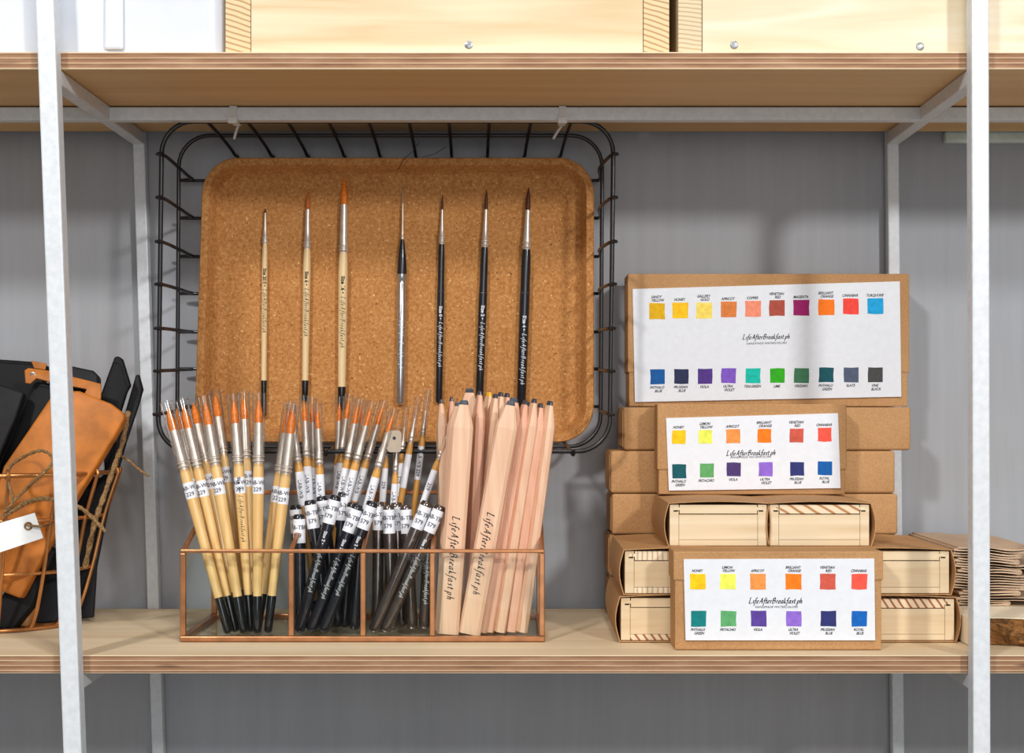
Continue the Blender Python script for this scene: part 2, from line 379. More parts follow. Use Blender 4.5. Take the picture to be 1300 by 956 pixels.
def crate(x0, x1, ends, screws, label, split):
    """open pine crate: end boards seen on end grain, front board nailed between them"""
    y0, y1, h, t = 1.012, 1.20, .17, .0155
    c = thing('pine_crate', ((x0+x1)/2, 1.1, ZT1), label, 'crate', 'pine crates on the upper shelf')
    z0 = ZT1+.0006; wl, wr = ends
    obj('end_board', MB().box(x0, x0+wl, y0, y1, z0, z0+h), [PINEEND2 if split else PINEEND], c, bevel=.0006)
    obj('end_board', MB().box(x1-wr, x1, y0+.001, y1, z0, z0+h), PINEEND, c, bevel=.0006)
    obj('front_board', MB().box(x0+wl+.0004, x1-wr-.0004, y0-.0003, y0+t, z0, z0+h), PINEB if split else PINE, c, bevel=.0006)
    obj('back_board', MB().box(x0+wl+.0004, x1-wr-.0004, y1-t, y1, z0, z0+h), PINE, c, bevel=.0006)
    obj('bottom_board', MB().box(x0+wl+.0004, x1-wr-.0004, y0+t, y1-t, z0, z0+.008), PINE, c)
    for sx, sy in screws:
        p = P(sx, sy, y0-.0003); p.y = y0-.0003; mb = MB(); mb.lathe(p, (0,-1,0), [(0,.0030),(.0006,.0028),(.001,.0015)], 14)
        mb.bar(p+Vector((-.002,-.0011,0)), p+Vector((.002,-.0011,0)), .0005, .0004); obj('screw', mb, SCREW, c, smooth=True)
w = 1.012/F
crate((286-PX)*w, (850-PX)*w, (32*w, 33*w), [(595, 57)], 'pine crate with knotty end strips between the white bin and another crate', False)
crate((861-PX)*w, .62, (30*w, .016), [(932, 57), (1168, 59)], 'pale pine crate with two screws running behind the front post', True)

# ------------------------------------------------------------------ black wire basket with cork tray, hung under the upper shelf
bk = thing('wire_basket', P(490, 573, 1.13), 'black wire basket hung on its side from the white rail, framing a cork tray', 'basket')
RY, MY, BY = 1.1362, 1.184, 1.232
def loop(px0, px1, py0, py1, Y, rad, lean=0):
    a = P(px0, py1, Y); b = P(px1, py0, Y)
    pts = rrect(a.x, b.x, a.z, b.z, rad, 8); zc = (a.z+b.z)/2
    return [Vector((x+lean*(z-zc), Y, z)) for x, z in pts]
rim = loop(203, 776.5, 154, 573, RY, .026, .012)
obj('rim', MB().tube(rim, .0019, 10, True), WIRE, bk, smooth=True)
ring = loop(226, 763.5, 172, 567, MY, .026, .006)
obj('hoop', MB().tube(ring, .0017, 10, True), WIRE, bk, smooth=True)
zt = P(0, 154, RY).z; zb = P(0, 573, RY).z; xl = P(203, 0, RY).x; xr = P(776.5, 0, RY).x
mb = MB()
bxl = P(256, 0, BY).x; bxr = P(752, 0, BY).x; bzt = .3905; bzb = .1515
for i, x0 in enumerate((257, 309, 361, 414, 466, 518, 570, 622, 676, 728)):
    X0 = P(x0, 0, RY).x; X1 = bxl+(X0-xl)/(xr-xl)*(bxr-bxl)
    m = lambda t: X0+(X1-X0)*t
    pts = spline([(m(0), RY-.002, zt+.0025), (m(.1), RY+.006, zt+.0022), (m(.5), MY-.002, P(0,172,MY).z-.001), (m(.85), 1.222, .3925), (m(1), BY, .380), (m(1), BY, .27), (m(1), BY, .165),
                  (m(.85), 1.222, .150), (m(.5), MY, P(0,567,MY).z+.0015), (m(.1), RY+.004, zb-.0022), (m(0), RY-.002, zb-.0022), (m(0), RY-.0032, zb+.0015)], 5)
    mb.tube(pts, .00145, 8)
for y0 in (196, 251, 307, 361, 417, 471, 526):
    Z0 = P(0, y0, RY).z; Z1 = Z0+(.27-Z0)*.06
    m = lambda t: Z0+(Z1-Z0)*t
    la = .012*(Z0-(zt+zb)/2)
    pts = spline([(xl+la+.002, RY-.0035, m(0)), (xl+la-.0032, RY-.001, m(0)), (xl+la+.002, RY+.004, m(.1)), (P(226,0,MY).x+.0015, MY, m(.5)), (bxl-.006, 1.222, m(.9)), (bxl+.004, BY-.003, m(1)), (0, BY-.003, m(1)), (bxr-.004, BY-.003, m(1)),
                  (bxr+.006, 1.222, m(.9)), (P(763.5,0,MY).x-.0015, MY, m(.5)), (xr+la-.002, RY+.004, m(.1)), (xr+la+.0032, RY-.001, m(0)), (xr+la-.001, RY-.0035, m(0))], 5)
    mb.tube(pts, .00145, 8)
obj('wire_lattice', mb, WIRE, bk, smooth=True)
for i, (px, lab) in enumerate(((296, 'clear cable tie holding the basket rim near the thin brushes with pale handles'), (714, 'clear cable tie holding the basket rim above the black handled brushes'))):
    p = P(px, 145, 1.121); t = thing('cable_tie', (p.x, 1.122, ZT0-.014), lab, 'cable tie', 'cable ties on the rail')
    mb = MB(); hw = .0028; yf, yb = 1.1205, 1.1402; z1 = ZT0-.0003; z0 = zt-.0030
    pts = [(yf, z1-.0002), (yb, z1-.0002), (yb, z0), (yf, z0)]
    inner = [(yf+.0009, z1-.0009), (yb-.0009, z1-.0009), (yb-.0009, z0+.0009), (yf+.0009, z0+.0009)]
    for k in range(4):
        a, b, c, d = pts[k], pts[(k+1) % 4], inner[(k+1) % 4], inner[k]
        mb.prism([(p.x-hw, *a), (p.x-hw, *b), (p.x-hw, *c), (p.x-hw, *d)], (2*hw, 0, 0))
    obj('strap', mb, TIE, t)
    obj('buckle', MB().box(p.x-.0038, p.x+.0038, yf-.003, yf+.0005, z0-.002, z0+.003), TIE, t, bevel=.0006)
    obj('tail', MB().tube(spline([(p.x, yb+.0005, z0), (p.x-.003, yb+.008, z0-.003), (p.x-.006, yb+.016, z0-.007)], 5), .0011, 6), TIE, t)

# cork tray
TY0, TY1 = 1.190, 1.2255
tr = MB()
def trayring(inset, Y, rad):
    a = P(246, 563, TY0); b = P(754, 200, TY0)
    pts = rrect(a.x+inset, b.x-inset, a.z+inset+.001, b.z-inset, max(rad-inset, .004), 9); zc = (a.z+b.z)/2; h = (b.z-a.z)
    out = []
    for x, z in pts:
        k = (b.x-x)/(b.x-a.x); out.append(Vector((x+k*.0075*((z-a.z)/h), Y, z)))
    return out
rings = [trayring(.010, TY1, .03), trayring(.002, TY1-.008, .03), trayring(0, TY0+.001, .03), trayring(.0008, TY0, .03), trayring(.0062, TY0, .03), trayring(.007, TY0+.001, .03),
         trayring(.0095, TY0+.012, .03), trayring(.0125, TY0+.0165, .03), trayring(.018, TY0+.0185, .032), trayring(.024, TY0+.019, .032)]
n = len(rings[0]); vs = [v for r in rings for v in r]; fs = []
for i in range(len(rings)-1):
    for k in range(n): fs.append((i*n+k, i*n+(k+1) % n, (i+1)*n+(k+1) % n, (i+1)*n+k))
fs += [tuple(range(n))[::-1], tuple(range((len(rings)-1)*n, len(rings)*n))]
tr.add(vs, fs)
tag(obj('cork_tray', tr, CORK, None, smooth=True), 'rounded cork tray inside the wire basket, displaying seven paint brushes', 'tray')
FLY = TY0+.019   # tray floor
for pts, lab in (([(505,216),(513,202),(523,193),(533,179.5)], 'stray dark wire crossing the top edge of the cork tray'), ([(536,199.6),(553,194.6),(566.5,186)], 'stray dark wire lying just above the cork tray edge')):
    tag(obj('loose_wire', MB().tube(spline([P(a, b, TY0-.001) for a, b in pts], 5), .00028, 6), WIRE, None), lab, 'wire')

# ------------------------------------------------------------------ brushes
def frame(B, T):
    d = (T-B).normalized(); n = Vector((0,-1,0)); n = (n-d*n.dot(d)).normalized(); return d, n, d.cross(n)
def interp(prof, t):
    for (a, ra), (b, rb) in zip(prof, prof[1:]):
        if a <= t <= b: return ra+(rb-ra)*(t-a)/(b-a+1e-9)
    return prof[-1][1] if t > prof[-1][0] else prof[0][1]
def wrap(mb, t2, B, d, n, s, t0, mode, rad, eps=.00012, v0=0.0, lim=None):
    vs, fs = t2[0], t2[1]; out = []
    for u, v in vs:
        if mode == 'down': t = t0-u; a = (v-v0)/(rad(t)+eps)
        else: t = t0+v; a = (u-v0)/(rad(t)+eps)
        r = rad(t)+eps; out.append(B+d*t+(s*math.sin(a)+n*math.cos(a))*r)
    mb.add(out, fs)
def band(mb, B, d, t0, t1, rad, eps=.00006, k=5):
    mb.lathe(B, d, [(t0, rad(t0)+.00001)]+[(t0+(t1-t0)*i/k, rad(t0+(t1-t0)*i/k)+eps) for i in range(k+1)]+[(t1, rad(t1)+.00001)], 22, False, False)
SZ = {
 'large': dict(hair=.0180, hr=.0031, fer=.031, f0=.0031, f1=.0038, h1=.0037, hm=.0043, hb=.0031, dip=.028, mat=NATURAL, hairmat=ORANGE, sleeve=.0048),
 'medium': dict(hair=.0150, hr=.0020, fer=.0285, f0=.0021, f1=.0028, h1=.0028, hm=.0035, hb=.0024, dip=.02, mat=NATURAL2, hairmat=ORANGE, sleeve=.0036),
 'small': dict(hair=.012, hr=.0007, fer=.020, f0=.0009, f1=.0017, h1=.0019, hm=.0027, hb=.0020, dip=.02, mat=NATURAL2, hairmat=GREYH, sleeve=.0026),
}
def brush(B, T, sp, label, group, lab=None, text=None, ink=INK, dipmat=DIP, name='paint_brush', sleeve=True, neck=0):
    """handle, dipped end, ferrule with crimps, bristles, clear sleeve, paper label"""
    d, n, s = frame(B, T); L = (T-B).length
    o = thing(name, B, label, 'paint brush', group)
    th = L-sp['hair']-sp['fer']                     # top of the handle
    hp = [(0, sp['hb']*.55), (.0008, sp['hb']*.9), (.002, sp['hb']), (sp['dip'], sp['hb']*1.07), (th*.55, sp['hb']*1.07+(sp['hm']-sp['hb'])*.45), (th-.03, sp['hm']*.98), (th-.018, sp['hm']), (th-.006, sp['hm']*.94), (th, sp['h1'])]
    rad = lambda t: interp(hp, t)
    obj('handle', MB().lathe(B, d, [p for p in [(sp['dip'], rad(sp['dip']))]+hp if p[0] >= sp['dip']], 18), sp['mat'], o, smooth=True)
    obj('dipped_end', MB().lathe(B, d, [p for p in hp if p[0] < sp['dip']]+[(sp['dip'], rad(sp['dip'])+.00008)], 18), dipmat, o, smooth=True)
    f0, f1, fl = sp['f0'], sp['f1'], sp['fer']
    c = f1*.2
    fp = [(0, f1*.98), (.0012, f1), (.0020, f1+c), (.0026, f1+c), (.0034, f1), (.0042, f1), (.0050, f1+c), (.0056, f1+c), (.0064, f1*.99), (fl*.5, (f0+f1)/2), (fl, f0)]
    obj('ferrule', MB().lathe(B+d*th, d, fp, 18), FERRULE, o, smooth=True)
    hl, hr = sp['hair'], sp['hr']
    obj('bristles', MB().lathe(B+d*(th+fl), d, [(-.0005, hr*.95), (hl*.15, hr*1.06), (hl*.4, hr), (hl*.65, hr*.72), (hl*.85, hr*.36), (hl*.96, hr*.12), (hl, .00008)], 14), sp['hairmat'], o, smooth=True)
    if sleeve:
        sr = sp['sleeve']; a = th-.002; b = L+.005
        obj('clear_sleeve', MB().lathe(B, d, [(a, max(sr*.86, rad(a)+.0002)), (a+.01, sr*.97), (a+(b-a)*.5, sr*1.02), (b, sr*1.04)], 14, False, False), CLEAR, o, smooth=True)
    if lab:
        txt, mode, off, ln = lab
        t1 = th-off; t0 = t1-ln; mb = MB(); band(mb, B, d, t0, t1, rad); p = obj('paper_label', mb, LABEL, o, smooth=True)
        mb = MB()
        if mode == 'around':
            ls = txt.split('\n')
            for i, l in enumerate(ls): wrap(mb, sans(l, .0030, 0, .01), B, d, n, s, t0+ln*(.56-.40*i), 'around', rad, .00022, lab_shift(label))
        else:
            t2 = sans(txt, .0028, 0, .012); wrap(mb, t2, B, d, n, s, (t0+t1)/2, 'down', rad, .00022, .0014)
        if mb.v: obj('printed_code', mb, INKBLUE, p)
    if text:
        size, xh, t0 = text
        mb = MB(); t2 = sans(size, xh*1.75, 0, .035); w = max(v[0] for v in t2[0])-min(v[0] for v in t2[0])
        wrap(mb, ([(u+w/2, v) for u, v in t2[0]], t2[1]), B, d, n, s, t0, 'down', rad, .00015, xh*.6)
        a, b, ln = script(BRAND, xh*1.12, nib=.16, space=1.5); wrap(mb, (a, b), B, d, n, s, t0-w-xh*1.6, 'down', rad, .00015, xh*.6)
        obj('lettering', mb, ink, o)
    return o
def lab_shift(label): return (hash_(label) % 7-3)*.0005
def hash_(t): return sum((i+1)*ord(c) for i, c in enumerate(t))
def on_ray(tip, pt2, Y0, Yt, zfl):
    """bottom and tip of a stick seen at the pixel tip and passing the pixel pt2, standing on height zfl at distance Y0"""
    yb = PY+(ZC-zfl)*F/Y0; k = (pt2[0]-tip[0])/(pt2[1]-tip[1]); xb = tip[0]+k*(yb-tip[1])
    return P(xb, yb, Y0), P(tip[0], tip[1], Yt)

# the seven display brushes on the cork
G7 = 'display brushes on the cork tray'
def disp(tip, bot, hair, fer, hm, mat, hairmat, label, dip, text, ink, hb=None, f0=None, dipmat=DIP):
    B = P(*bot, FLY); T = P(*tip, FLY); r = hm+.0009
    B.y = FLY-r; T.y = FLY-r; px = (FLY-r)/F
    sp = dict(hair=hair*px, hr=(f0 or hm*.7)*.98, fer=fer*px, f0=f0 or hm*.7, f1=hm*.85, h1=hm*.82, hm=hm, hb=hb or hm*.68, dip=dip*px, mat=mat, hairmat=hairmat, sleeve=.004)
    br = brush(B, T, sp, label, G7, None, (text[0], text[1], (bot[1]-text[2])*px), ink, dipmat, 'display_brush', False)
    if mat is BLACKLAC:
        d = (T-B).normalized(); q = (bot[1]-(372 if hm < .003 else 374))*px; rr = hm*.99
        obj('seam_ring', MB().lathe(B, d, [(q,rr*.98),(q+.0004,rr+.00025),(q+.0016,rr+.00025),(q+.0020,rr*.98)], 18, False, False), plain('seam_gloss', (52,54,60), .15), br, smooth=True)
    return br
disp((337.6, 265), (335.5, 529), 6, 40, .0024, PALE, SABLE, 'thinnest pale handled brush mounted on the cork, next to the tray edge', 46, ('Size 20/0 •', .00145, 341), INK, .0022, .0008)
disp((392, 243), (388, 509), 24, 50, .0033, PALE, AMBER, 'pale handled brush with small amber tip, middle of the three on the cork', 26, ('Size 6 •', .0016, 345), INK, .0026, .0019)
disp((438, 226), (434.5, 521), 35, 61, .0041, PALE, ORANGE, 'pale handled brush with the biggest orange tip mounted on the cork', 30, ('Size 16 •', .0017, 351), INK, .0031, .0029)
disp((562, 247), (557.5, 512), 20, 44, .0028, BLACKLAC, SABLE, 'thinnest of the three black handled brushes mounted on the cork, nearest the silver capped one', 140, ('Size 0 •', .0015, 389), WINK, .0028, .0010, BLACKLAC)
disp((618, 241), (608.5, 514), 26, 48, .0033, BLACKLAC, SABLE, 'black handled brush on the cork, middle of the three', 140, ('Size 2 •', .0016, 388), WINK, .0033, .0015, BLACKLAC)
disp((671, 238), (661.5, 516), 30, 50, .0041, BLACKLAC, SABLE, 'thickest black handled brush on the cork, above the pencils', 140, ('Size 4 •', .0017, 401), WINK, .0039, .0021, BLACKLAC)
# travel brush: black neck, silver cap over the handle
B = P(508.8, 514, FLY); T = P(512.2, 230, FLY); B.y = T.y = FLY-.0042; d, n, s = frame(B, T); k = (FLY-.0042)/F
o = thing('display_brush', B, 'silver barrelled travel brush with black neck mounted on the cork', 'paint brush', G7)
rad = lambda t: .0036
obj('barrel', MB().lathe(B, d, [(0,.002),(.0008,.0032),(.002,.0036),(153*k,.0036),(154*k,.0033),(158*k,.0033),(159*k,.0037),(166*k,.0037)], 20), SILVER, o, smooth=True)
obj('handle', MB().lathe(B, d, [(166*k,.0041),(168*k,.0042),(190*k,.0032),(209*k,.0017),(210*k,.0016)], 18), BLACKLAC, o, smooth=True)
obj('ferrule', MB().lathe(B, d, [(210*k,.0014),(214*k,.0015),(215*k,.0011),(218*k,.0012),(222*k,.0009),(256*k,.0006)], 12), FERRULE, o, smooth=True)
obj('bristles', MB().lathe(B, d, [(256*k,.0006),(268*k,.0005),(284*k,.00005)], 10), GREYH, o, smooth=True)
mb = MB(); t2 = sans('Size 2 •', .0022, 0, .02); wrap(mb, ([(u+.0065, v) for u, v in t2[0]], t2[1]), B, d, n, s, 130*k, 'down', rad, .00015, .001)
a, b, ln = script(BRAND, .0018, nib=.16, space=1.5); wrap(mb, (a, b), B, d, n, s, 130*k-.0155, 'down', rad, .00015, .001); obj('lettering', mb, WINK, o)

# ------------------------------------------------------------------ glass organiser with copper edges
OY0, OY1 = 1.056, 1.167; OX0, OX1 = P(232.5, 0, OY0).x, P(688, 0, OY0).x; OZ0 = .0006; OF, OBK = P(0, 699.5, OY0).z, P(0, 625, OY1).z
org = thing('glass_organiser', ((OX0+OX1)/2, (OY0+OY1)/2, 0), 'glass desk organiser with copper edges and four compartments on the lower shelf', 'organiser')
g = .0013; cw = .0052
obj('glass_floor', MB().box(OX0, OX1, OY0, OY1, OZ0+.0008, OZ0+.0028), GLASS, org)
obj('glass_pane', MB().box(OX0+.001, OX1-.001, OY0-.0006, OY0+.0007, OZ0+.002, OF), GLASS, org)
obj('glass_pane', MB().box(OX0+.001, OX1-.001, OY1-.0007, OY1+.0006, OZ0+.002, OBK), GLASS, org)
DX = [P(x, 0, OY0).x for x in (370, 461, 549)]
def side(x, mat, t): return MB().prism([(x-t/2, OY0, OZ0+.002), (x-t/2, OY1, OZ0+.002), (x-t/2, OY1, OBK), (x-t/2, OY0, OF)], (t, 0, 0))
for x in [OX0]+DX+[OX1]: obj('glass_pane', side(x, GLASS, g), GLASS, org)
def edge(A, B, w=cw, h=.0042): return obj('copper_edge', MB().bar(A, B, w, h), BRASS, org, bevel=.0007)
edge((OX0-.002, OY0, OZ0+.0019), (OX1+.002, OY0, OZ0+.0019), .0045, .0040)
edge((OX0-.002, OY0, OF), (OX1+.002, OY0, OF), .004, .0027)
edge((OX0-.002, OY1, OZ0+.0021), (OX1+.002, OY1, OZ0+.0021)); edge((OX0-.002, OY1, OBK), (OX1+.002, OY1, OBK), .004, .0036)
for x in [OX0]+DX+[OX1]:
    edge((x, OY0, OZ0+.004), (x, OY0, OF-.0015), .0040 if x in DX else .0042, .004); edge((x, OY1, OZ0+.004), (x, OY1, OBK-.0015), .0045, .004)
    edge((x, OY0, OF), (x, OY1, OBK), .0034, .0030)
for x in (OX0, OX1): edge((x, OY0, OZ0+.0021), (x, OY1, OZ0+.0021))
ZF = OZ0+.0034

# large brushes in the first compartment
GA = 'large orange tipped brushes in the organiser'
C1 = [ # tip px, bottom px x, Y, label
 ((212.8,517.7), 290, 1.0708, 'large orange tipped brush at the outer end of the fan, leaning furthest outward'),
 ((223.5,518.6), 293, 1.103, 'large orange tipped brush second from the outer end of the fan, tucked behind its neighbours'),
 ((232.4,515), 299.5, 1.0785, 'large orange tipped brush third from the outer end of the fan'),
 ((245,511), 304, 1.096, 'large orange tipped brush fourth from the outer end of the fan'),
 ((260,510), 309.5, 1.0715, 'large orange tipped brush fifth from the outer end, its label ending in 229'),
 ((273,501.7), 313, 1.108, 'tallest large orange tipped brush in the fan'),
 ((296.6,508), 318.5, 1.0795, 'large upright orange tipped brush with black lettering down its bamboo handle'),
 ((309,504.5), 321, 1.094, 'large upright orange tipped brush between the lettered one and the last upright one'),
 ((328.6,507), 326.5, 1.0712, 'last upright large orange tipped brush before the gap in the fan'),
 ((366.5,520.5), 327, 1.087, 'large brush crossing inward over the gap, nearer the front rail'),
 ((372,521), 340, 1.0745, 'large brush leaning inward against the first copper divider'),
]
for i, (tip, bx, Y, lab) in enumerate(C1):
    yb = PY+(ZC-ZF)*F/Y; B, T = P(bx, yb, Y), P(tip[0], tip[1], Y+.012+(.02 if i in (1,3,5,7) else 0))
    brush(B, T, SZ['large'], lab, GA, ('LAB-WB\n229', 'around', .0105, .0125), ('Size 16 •', .0014, .118) if i == 6 else None)
# medium brushes behind the black travel brushes
GB = 'medium orange tipped brushes in the organiser'
C2 = [
 ((369.5,517), (379,593), 1.108, 'medium orange tipped brush nearest the bamboo brushes, leaning over the first divider'),
 ((386,510), (390,593), 1.114, 'medium orange tipped brush standing nearly upright, second in its row'),
 ((396.5,512), (398.5,602), 1.122, 'medium orange tipped brush standing upright, third in its row'),
 ((403,520), (406,604), 1.113, 'shortest medium orange tipped brush, fourth in its row before the gap'),
 ((431,511), (429.5,579), 1.150, 'medium orange tipped brush just past the gap, standing upright'),
 ((442.6,508), (433.5,580), 1.141, 'medium orange tipped brush leaning just past the gap, tip highest of its row'),
 ((454.5,514), (440,591), 1.119, 'medium leaning brush with thin orange tip, third past the gap'),
 ((459,514), (443.5,593), 1.132, 'medium leaning orange tipped brush tucked behind two others past the gap'),
 ((471,517), (450.5,593), 1.110, 'medium leaning orange tipped brush with a white label, fifth past the gap'),
 ((486,516), (463,593), 1.121, 'medium leaning orange tipped brush, second from the hanging tab'),
 ((499,526), (478.5,599.6), 1.103, 'medium leaning orange tipped brush nearest the clear hanging tab'),
]
for i, (tip, p2, Y, lab) in enumerate(C2):
    B, T = on_ray(tip, p2, Y, Y+.004, ZF); brush(B, T, SZ['medium'], lab, GB, ('LAB-WB', 'down', .0075, .027))
# small brushes in the third compartment
GC = 'thin pale tipped brushes in the organiser'
C3 = [
 ((494,530), (490.5,574), 1.141, '229', 'thin amber brush with label 229 upright behind the clear hanging tab'),
 ((505,548), (502,600), 1.112, 'LAB-WB', 'thin amber brush below the clear hanging tab, label reading downward'),
 ((530,512), (520,570), 1.124, '', 'thin amber brush with a blank label, leaning behind the tall thin one'),
 ((543,502), (536,559), 1.136, 'LAB-WB 229', 'tall thin amber brush with LAB-WB label, standing highest beside the pencils'),
 ((574,534), (556,585), 1.105, '229', 'thin amber brush leaning across in front of the pencils'),
 ((515,524), (509,590), 1.150, '229', 'thin amber brush at the back, partly hidden beneath the clear hanging tab'),
]
for i, (tip, p2, Y, txt, lab) in enumerate(C3):
    B, T = on_ray(tip, p2, Y, Y+.002, ZF); br = brush(B, T, SZ['small'], lab, GC, (txt, 'down', .009, .027))
    if i == 1:
        c = P(501, 561, 1.108); mb = MB(); ring = rrect(c.x-.0055, c.x+.0055, c.z-.008, c.z+.009, .0025, 3); hole = [(c.x+.0016*math.cos(a*.4488), c.z+.003+.0016*math.sin(a*.4488)) for a in range(14)]
        mb.prism([(x, 1.1045, z) for x, z in ring], (0, .0005, 0)); obj('hanging_tab', mb, plain('milky_tab', (176,160,140), .4), br)
        obj('tab_hole', MB().lathe((c.x, 1.1044, c.z+.003), (0,-1,0), [(0,.0013),(.0002,.0013)], 14), INKBLUE, br)

# travel brushes with caps and printed labels
def travel(tip, bot, Y, mat, label, group, txt, text=False, lean=.004, code='LAB-TBR\n579', capmat=BLACKLAC):
    yb = bot[1]; B = P(bot[0], PY+(ZC-ZF-.0006)*F/Y, Y); k = (bot[0]-tip[0])/(bot[1]-tip[1]); T = P(tip[0], tip[1], Y+lean)
    d, n, s = frame(B, T); L = (T-B).length; r = .0044
    o = thing('travel_brush', B, label, 'travel brush', group)
    rd = lambda t: r
    obj('barrel', MB().lathe(B, d, [(0,.0018),(.0006,.0030),(.0020,.0040),(.0045,r),(L-.028,r)], 20), mat, o, smooth=True)
    obj('cap', MB().lathe(B, d, [(L-.0285,r+.0002),(L-.004,r+.0002),(L-.0012,r*.92),(L-.0006,r*.8),(L-.0007,r*.55),(L-.004,r*.5)], 20), capmat, o, smooth=True)
    obj('end_bead', MB().lathe(B, d, [(-.0004,.0004),(.0001,.0022),(.0012,.0036),(.0018,.0034)], 14), SILVER if mat is GUN else DIP, o, smooth=True)
    mb = MB(); band(mb, B, d, L-.0225, L-.0042, lambda t: r+.0003); p = obj('paper_label', mb, LABEL, o, smooth=True)
    mb = MB()
    for i, l in enumerate(code.split('\n')): wrap(mb, sans(l, .0032, 0, .012), B, d, n, s, L-.0120-.0062*i, 'around', lambda t: r+.0003, .0002, txt)
    obj('printed_code', mb, INKBLUE, p)
    if text:
        mb = MB(); t2 = sans('Size 2 •', .0024, 0, .02); wrap(mb, ([(u+.0075, v) for u, v in t2[0]], t2[1]), B, d, n, s, L-.026, 'down', rd, .00015, .001)
        a, b, ln = script(BRAND, .0017, nib=.09, space=1.25); wrap(mb, (a, b), B, d, n, s, L-.026-.0175, 'down', rd, .00015, .001); obj('lettering', mb, WINK, o)
    return o
GD = 'black travel brushes in the organiser'
T2 = [
 ((375,640), (384,802), 1.0985, 0, False, 'black travel brush rearmost against the first divider, its cap end tipped outward'),
 ((379.5,652), (382,802), 1.086, .001, False, 'black travel brush with lowest cap, leaning on the first copper divider'),
 ((393,634), (417,798), 1.0875, -.0004, False, 'black travel brush leaning the opposite way, label reading LAB'),
 ((408,629), (430,795), 1.099, .001, False, 'black travel brush behind the opposite leaning one, top partly hidden'),
 ((427,628), (379.5,804), 1.0725, .0015, True, 'black travel brush with white lettering, foremost and furthest outward of the crossing ones'),
 ((436,624), (424,790), 1.109, -.001, False, 'black travel brush standing almost upright at the back of its compartment'),
 ((448,637), (437,798), 1.0975, 0, False, 'black travel brush near the second divider, behind the two lettered leaning ones'),
 ((455,640), (394,803), 1.0735, .0012, True, 'black travel brush with white lettering, middle one of the three crossing in front'),
 ((474,636), (410,804), 1.0715, .0004, True, 'black travel brush with white lettering, crossing nearest the second divider'),
 ((459,645), (450,800), 1.086, 0, False, 'black travel brush upright beside the second divider'),
]
for tip, bot, Y, sh, tx, lab in T2: travel(tip, bot, Y, BLACKLAC, lab, GD, sh, tx)
GE = 'gunmetal travel brushes in the organiser'
T3 = [
 ((481,636), (479,800), 1.0985, 0, False, 'gunmetal travel brush upright beside the second divider'),
 ((493,640), (498,798), 1.0905, .0006, False, 'gunmetal travel brush upright, label TBR 579 second in its compartment'),
 ((503,637), (510,799), 1.1005, -.0006, False, 'gunmetal travel brush upright in the middle of its compartment, its code partly turned away'),
 ((515,640), (523.6,802), 1.0875, .001, False, 'gunmetal travel brush upright between the middle one and the lettered one'),
 ((546,641), (538.6,802), 1.0885, .001, True, 'gunmetal travel brush upright with white lettering, beside the third divider'),
 ((543,636), (473.5,804), 1.0715, 0, False, 'gunmetal travel brush without lettering crossing in front'),
 ((560,641), (488,805), 1.0725, .0004, True, 'gunmetal travel brush with white lettering crossing in front towards the pencils'),
]
for tip, bot, Y, sh, tx, lab in T3: travel(tip, bot, Y, GUN, lab, GE, sh, tx, capmat=GUN)

# ------------------------------------------------------------------ carpenter pencils
GP = 'flat cedar pencils in the organiser'
def pencil(tip, bx, Y, rot, label, mat=CEDAR, lead=LEAD, text=False, lean=.004, w=.0166, th=.0074):
    yb = PY+(ZC-ZF)*F/Y; B = P(bx, yb, Y); T = P(tip[0], tip[1], Y+lean); d, n, s = frame(B, T); L = (T-B).length
    c, sn = math.cos(math.radians(rot)), math.sin(math.radians(rot)); u = s*c+n*sn; v = n*c-s*sn
    o = thing('carpenter_pencil', B, label, 'pencil', GP)
    ch = .0022
    def sec(k, kt, t):
        W, H, C = w/2*k, th/2*kt, ch*min(k, kt)
        return [B+d*t+u*a+v*b for a, b in ((W-C,-H),(W,-H+C),(W,H-C),(W-C,H),(-W+C,H),(-W,H-C),(-W,-H+C),(-W+C,-H))]
    def rings(mb, rs):
        vs = [p for r in rs for p in r]; fs = []
        for i in range(len(rs)-1):
            for k in range(8): fs.append((i*8+k, i*8+(k+1) % 8, (i+1)*8+(k+1) % 8, (i+1)*8+k))
        fs += [tuple(range(8))[::-1], tuple(range((len(rs)-1)*8, len(rs)*8))]; mb.add(vs, fs)
    mb = MB(); rings(mb, [sec(1,1,0), sec(1,1,L-.021), sec(.94,.9,L-.018), sec(.45,.42,L-.0035)]); obj('body', mb, mat, o, bevel=.0002)
    mb = MB(); rings(mb, [sec(.42,.38,L-.0045), sec(.36,.30,L-.0012), sec(.28,.2,L)]); obj('lead', mb, lead, o)
    if text:
        a, b, ln = script(BRAND, .0029, slant=.2, nib=.2, space=1.42); t0 = text; mb = MB()
        mb.add([B+d*(t0-q[0])+u*(q[1]-.0022)+v*(th/2+.00012) for q in a], b); obj('lettering', mb, INK, o)
    return o
